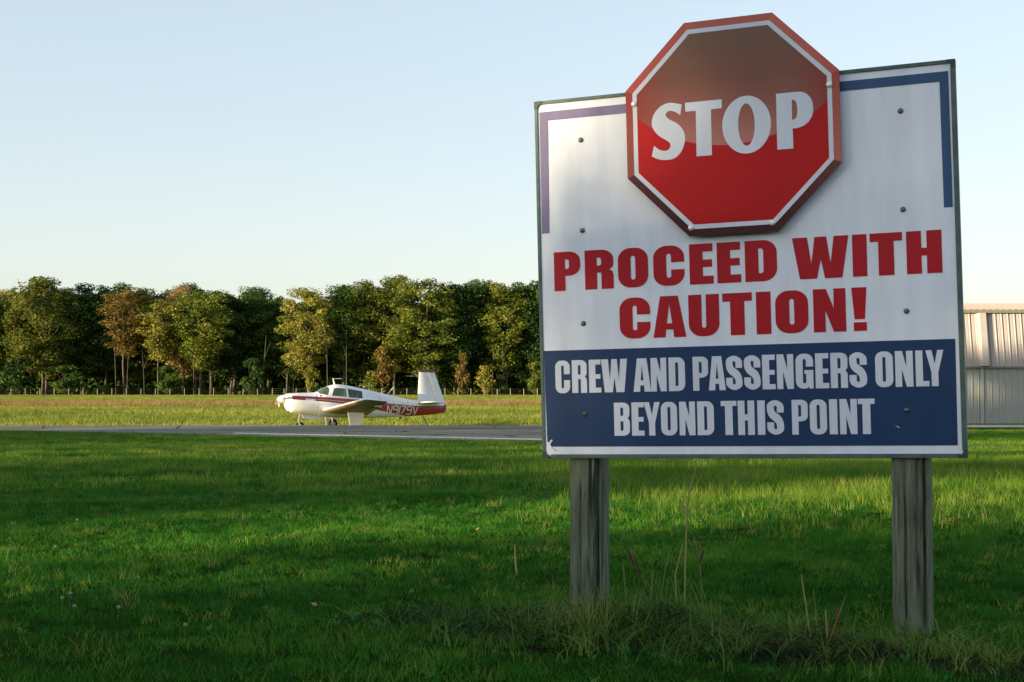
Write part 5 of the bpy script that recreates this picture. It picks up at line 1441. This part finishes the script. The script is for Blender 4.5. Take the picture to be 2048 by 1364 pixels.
# leafy ground weeds: small round leaves in a mat round the posts
def leafy(name, cx, cy, rx_, ry_, n_, mats_, seed, smin=.008, smax=.022, hmax=.09):
    r_ = np.random.default_rng(seed)
    th = r_.uniform(0, 6.283, n_); rad = np.sqrt(r_.uniform(0, 1, n_))
    X_ = cx + np.cos(th) * rad * rx_; Y_ = cy + np.sin(th) * rad * ry_
    hgt_ = r_.uniform(.01, 1, n_) ** 1.3 * hmax * (1.1 - rad) * (.5 + fld(X_, Y_, 9, seed))
    Z_ = terrain(X_, Y_) + hgt_
    nr_ = r_.normal(size=(n_, 3)) * .6 + np.array([0, -.3, 1]); nr_ /= np.linalg.norm(nr_, axis=1)[:, None]
    a_ = np.cross(nr_, r_.normal(size=(n_, 3))); a_ /= np.linalg.norm(a_, axis=1)[:, None]; b_ = np.cross(nr_, a_); s_ = r_.uniform(smin, smax, n_)[:, None]
    P_ = np.stack([X_, Y_, Z_], -1)
    ring_ = [P_ - a_ * s_, P_ - a_ * s_ * .3 - b_ * s_ * .6 + nr_ * s_ * .15, P_ + a_ * s_ * .5 - b_ * s_ * .4 + nr_ * s_ * .1, P_ + a_ * s_, P_ + a_ * s_ * .5 + b_ * s_ * .4 + nr_ * s_ * .1, P_ - a_ * s_ * .3 + b_ * s_ * .6 + nr_ * s_ * .15]
    Vv = np.stack(ring_, 1).reshape(-1, 3); b0 = (np.arange(n_) * 6)[:, None]
    Q = np.concatenate([b0 + np.array([0, 1, 4, 5]), b0 + np.array([1, 2, 3, 4])], 0)
    o = np_mesh(name, Vv, Q, mats_, tint=np.repeat(r_.uniform(0, 1, n_), 6))
    return o
WEED = leaf_mat('weed_leaves', (.008, .034, .008), (.026, .078, .018), (.07, .14, .045), .3, 6)
WEEDB = leaf_mat('brown_weed_leaves', (.012, .024, .009), (.035, .042, .016), (.085, .05, .026), .3, 6)
for i, (px, d_, rx_, ry_, n_, mt, lb) in enumerate([
        (1180, 5.75, .55, .35, 3600, WEED, 'mat of low green weeds round the foot of the left post'), (1330, 5.55, .38, .28, 2600, WEED, 'shadowed low weeds between the posts under the tall stalks'),
        (1480, 5.4, .42, .28, 2800, WEED, 'low leafy weeds in the middle between the posts'), (1660, 5.25, .40, .28, 2600, WEEDB, 'brown and pink low weeds left of the right post'),
        (1880, 5.15, .25, .10, 700, WEED, 'green weeds round the foot of the right post'), (1985, 5.05, .35, .3, 2200, WEEDB, 'dry weeds at the lower right corner of the view'),
        (850, 6.1, .45, .14, 1500, WEED, 'dark weedy hollow in the lawn left of the pale tuft'), (1010, 5.8, .3, .2, 1200, WEED, 'low weeds between the pale tuft and the left post')]):
    o = leafy('ground_weeds', px_at(px, d_), d_, rx_, ry_, int(n_ * 2.4), mt, 200 + i, hmax=(.13 if i in (0, 1, 7) else .08) if i < 4 or i in (6, 7) else .03, smin=.004, smax=.012)
    tag(o, lb, 'weeds', kind='stuff')
rw2 = np.random.default_rng(5)
wx = np.concatenate([px_at(p_, d_) + rw2.normal(0, s_, n_) for p_, d_, s_, n_ in ((1190, 5.7, .28, 150), (1330, 5.5, .24, 120), (1500, 5.4, .25, 80), (1680, 5.25, .25, 90), (1930, 5.05, .16, 50), (1010, 5.85, .3, 60))])
wy = np.concatenate([d_ + rw2.normal(0, .13, n_) for d_, n_ in ((5.7, 150), (5.5, 120), (5.4, 80), (5.25, 90), (5.05, 50), (5.85, 60))])
wsrc = [clump_mesh('weed_blade_clump', 6, .03, .06, .22, .0055, 1.5, TUFT, 300 + i, 4) for i in range(4)] + [clump_mesh('weed_blade_clump', 4, .03, .07, .20, .004, .8, WEEDB, 310 + i, 4) for i in range(2)]
wx = np.concatenate([wx, wx + rw2.normal(0, .07, len(wx)), px_at(1230, 5.65) + rw2.normal(0, .24, 260)]); wy = np.concatenate([wy, wy + rw2.normal(0, .09, len(wy)), 5.65 + rw2.normal(0, .12, 260)])
scatter('weed_blades', np.stack([wx, wy, terrain(wx, wy)], -1), rw2.uniform(.5, 1.15, len(wx)), wsrc, 'loose unmown grass blades among the weeds round the posts')
hx = px_at(1270, 5.6) + rw2.normal(0, .17, 130); hy = 5.62 + rw2.normal(0, .09, 130)
scatter('tall_weed_blades', np.stack([hx, hy, terrain(hx, hy)], -1), rw2.uniform(.55, 1.15, 130), [clump_mesh('tall_blade_clump', 4, .03, .16, .30, .006, .7, TUFT, 320 + i, 5) for i in range(3)], 'taller green blades standing between the left post and the tall stalks')
tx = np.concatenate([px_at(1340, 5.6) + rw2.normal(0, .14, 46), px_at(1200, 5.7) + rw2.normal(0, .12, 18), px_at(1650, 5.3) + rw2.normal(0, .10, 14)]); ty = np.concatenate([5.65 + rw2.normal(0, .10, 64), 5.3 + rw2.normal(0, .08, 14)])
scatter('thin_weed_stems', np.stack([tx, ty, terrain(tx, ty)], -1), rw2.uniform(.5, 1.2, len(tx)), [clump_mesh('thin_stem', 1, .005, .14, .26, .0035, .5, TUFT, 330 + i, 5) for i in range(3)] + [clump_mesh('thin_stem', 1, .005, .12, .22, .003, .7, DRY, 335 + i, 5) for i in range(2)], 'thin loose stems standing among the weeds between the posts')
# bare dark soil lens where the mower does not reach
m, n, l, p = newmat('damp_soil')
setc(p.inputs['Base Color'], (.012, .012, .006)); p.inputs['Specular IOR Level'].default_value = 0; p.inputs['Roughness'].default_value = .95
def soil(px, d_, rx_, ry_, seed):
    cx_, cy_ = px_at(px, d_), d_; r_ = random.Random(seed); N_ = 26
    V_ = [(cx_, cy_, float(terrain(cx_, cy_)) + .012)]
    for rg in (.5, 1.0):
        for k in range(N_):
            a_ = 2 * math.pi * k / N_; q = rg * (1 + .18 * math.sin(a_ * 3 + seed) + .1 * r_.uniform(-1, 1))
            x_, y_ = cx_ + math.cos(a_) * rx_ * q, cy_ + math.sin(a_) * ry_ * q
            V_.append((x_, y_, float(terrain(x_, y_)) + (.010 if rg < 1 else .003)))
    F_ = [(0, 1 + k, 1 + (k + 1) % N_) for k in range(N_)] + [(1 + k, 1 + N_ + k, 1 + N_ + (k + 1) % N_, 1 + (k + 1) % N_) for k in range(N_)]
    tag(mesh_obj('soil_patch', V_, F_, m, smooth=True), kind='structure')
soil(1260, 5.45, .50, .16, 3); soil(1480, 5.3, .35, .12, 5); soil(1690, 5.2, .3, .12, 8)
# red-leaved weed tips
for px, d_, h_ in ((1232, 5.7, .13), (1422, 5.4, .07), (1598, 5.35, .09), (1668, 5.2, .17), (1150, 5.6, .08)):
    x_, y_ = gp(px, 0, d_); m_ = MB()
    m_.tube([(0, 0, 0), (.004, 0, h_ * .6), (.0, 0, h_)], .0022, 5)
    for q in range(14):
        t = .35 + .65 * q / 14; a_ = q * 2.4; L_ = .016 * (1.2 - t * .5)
        c_ = Vector((.003, 0, h_ * t)); dv = Vector((math.cos(a_), math.sin(a_), .5)).normalized(); sd = dv.cross(Vector((0, 0, 1))).normalized() * L_ * .35
        m_.add([c_, c_ + dv * L_ * .5 + sd, c_ + dv * L_, c_ + dv * L_ * .5 - sd], [(0, 1, 2, 3)])
    o = m_.build('dock_weed', M_REDW, None, loc=(x_, y_, float(terrain(x_, y_)))); 
    tag(o, {1232: 'red-tipped weed just right of the left post', 1422: 'short red weed right of the tallest stalk', 1598: 'small pinkish weed left of the pale stalks', 1668: 'taller reddish weed behind the short cut stalk', 1150: 'small red weed at the left foot of the left post'}[px], 'weed', 'red weeds round the posts')
# clover heads and fallen leaves in the lawn
M_CLOV = pmat('clover_white', (.22, .22, .16), .9)
CL = [(144, 1196, 'upper pale clover head of the group at the lower left'), (128, 1206, 'left pale clover head of the group at the lower left'), (152, 1223, 'lower pale clover head of the group at the lower left'), (240, 1226, 'single pale clover head right of the group at the lower left'), (373, 1254, 'small pale clover head in the lower left lawn'), (157, 1040, 'pale seed head in the lawn high on the left')]
for px, py, lb in CL:
    d_ = F_PX * (CAM_Z - .05) / (py - HORIZON); x_ = px_at(px, d_)
    e_ = empty('clover_flower', (x_, d_, float(terrain(x_, d_))), 0, lb, 'clover flower', 'pale clover heads in the lawn')
    m_ = MB(); m_.tube([(0, 0, 0), (.003, 0, .06)], .0015, 5); m_.build('stem', M_STALKG, e_)
    m_ = MB(); m_.lathe([(.002, .050), (.007, .053), (.0085, .058), (.006, .063), (.001, .065)], (.003, 0, 0), 'Z', 9); m_.build('flower_head', M_CLOV, e_)
M_FALL = pmat('fallen_yellow_leaf', (.30, .19, .045), .8)
for px, py, lb in ((630, 1194, 'yellow fallen leaf in the lower middle lawn'), (1053, 1055, 'orange fallen leaf left of the left post'), (955, 1050, 'small yellow fallen leaf in the lawn left of the post'), (1712, 1145, 'yellow fallen leaf left of the right post'), (727, 1145, 'pale fallen leaf above the dark hollow in the lawn')):
    d_ = F_PX * (CAM_Z - .07) / (py - HORIZON); x_ = px_at(px, d_)
    pr = [(a_ * .62, b_ * .62) for a_, b_ in ((0, -.030), (.012, -.012), (.026, -.004), (.012, .006), (.006, .028), (-.006, .010), (-.024, .004), (-.012, -.010))]
    V_, T_ = fill([pr], lambda u, v: (u, v, .012 * math.sin(u * 60)))
    o = mesh_obj('fallen_leaf', V_, T_, M_FALL, loc=(x_, d_, float(terrain(x_, d_)) + .052), rot=(.3, .2, px)); tag(o, lb, 'leaf', 'fallen leaves in the lawn')
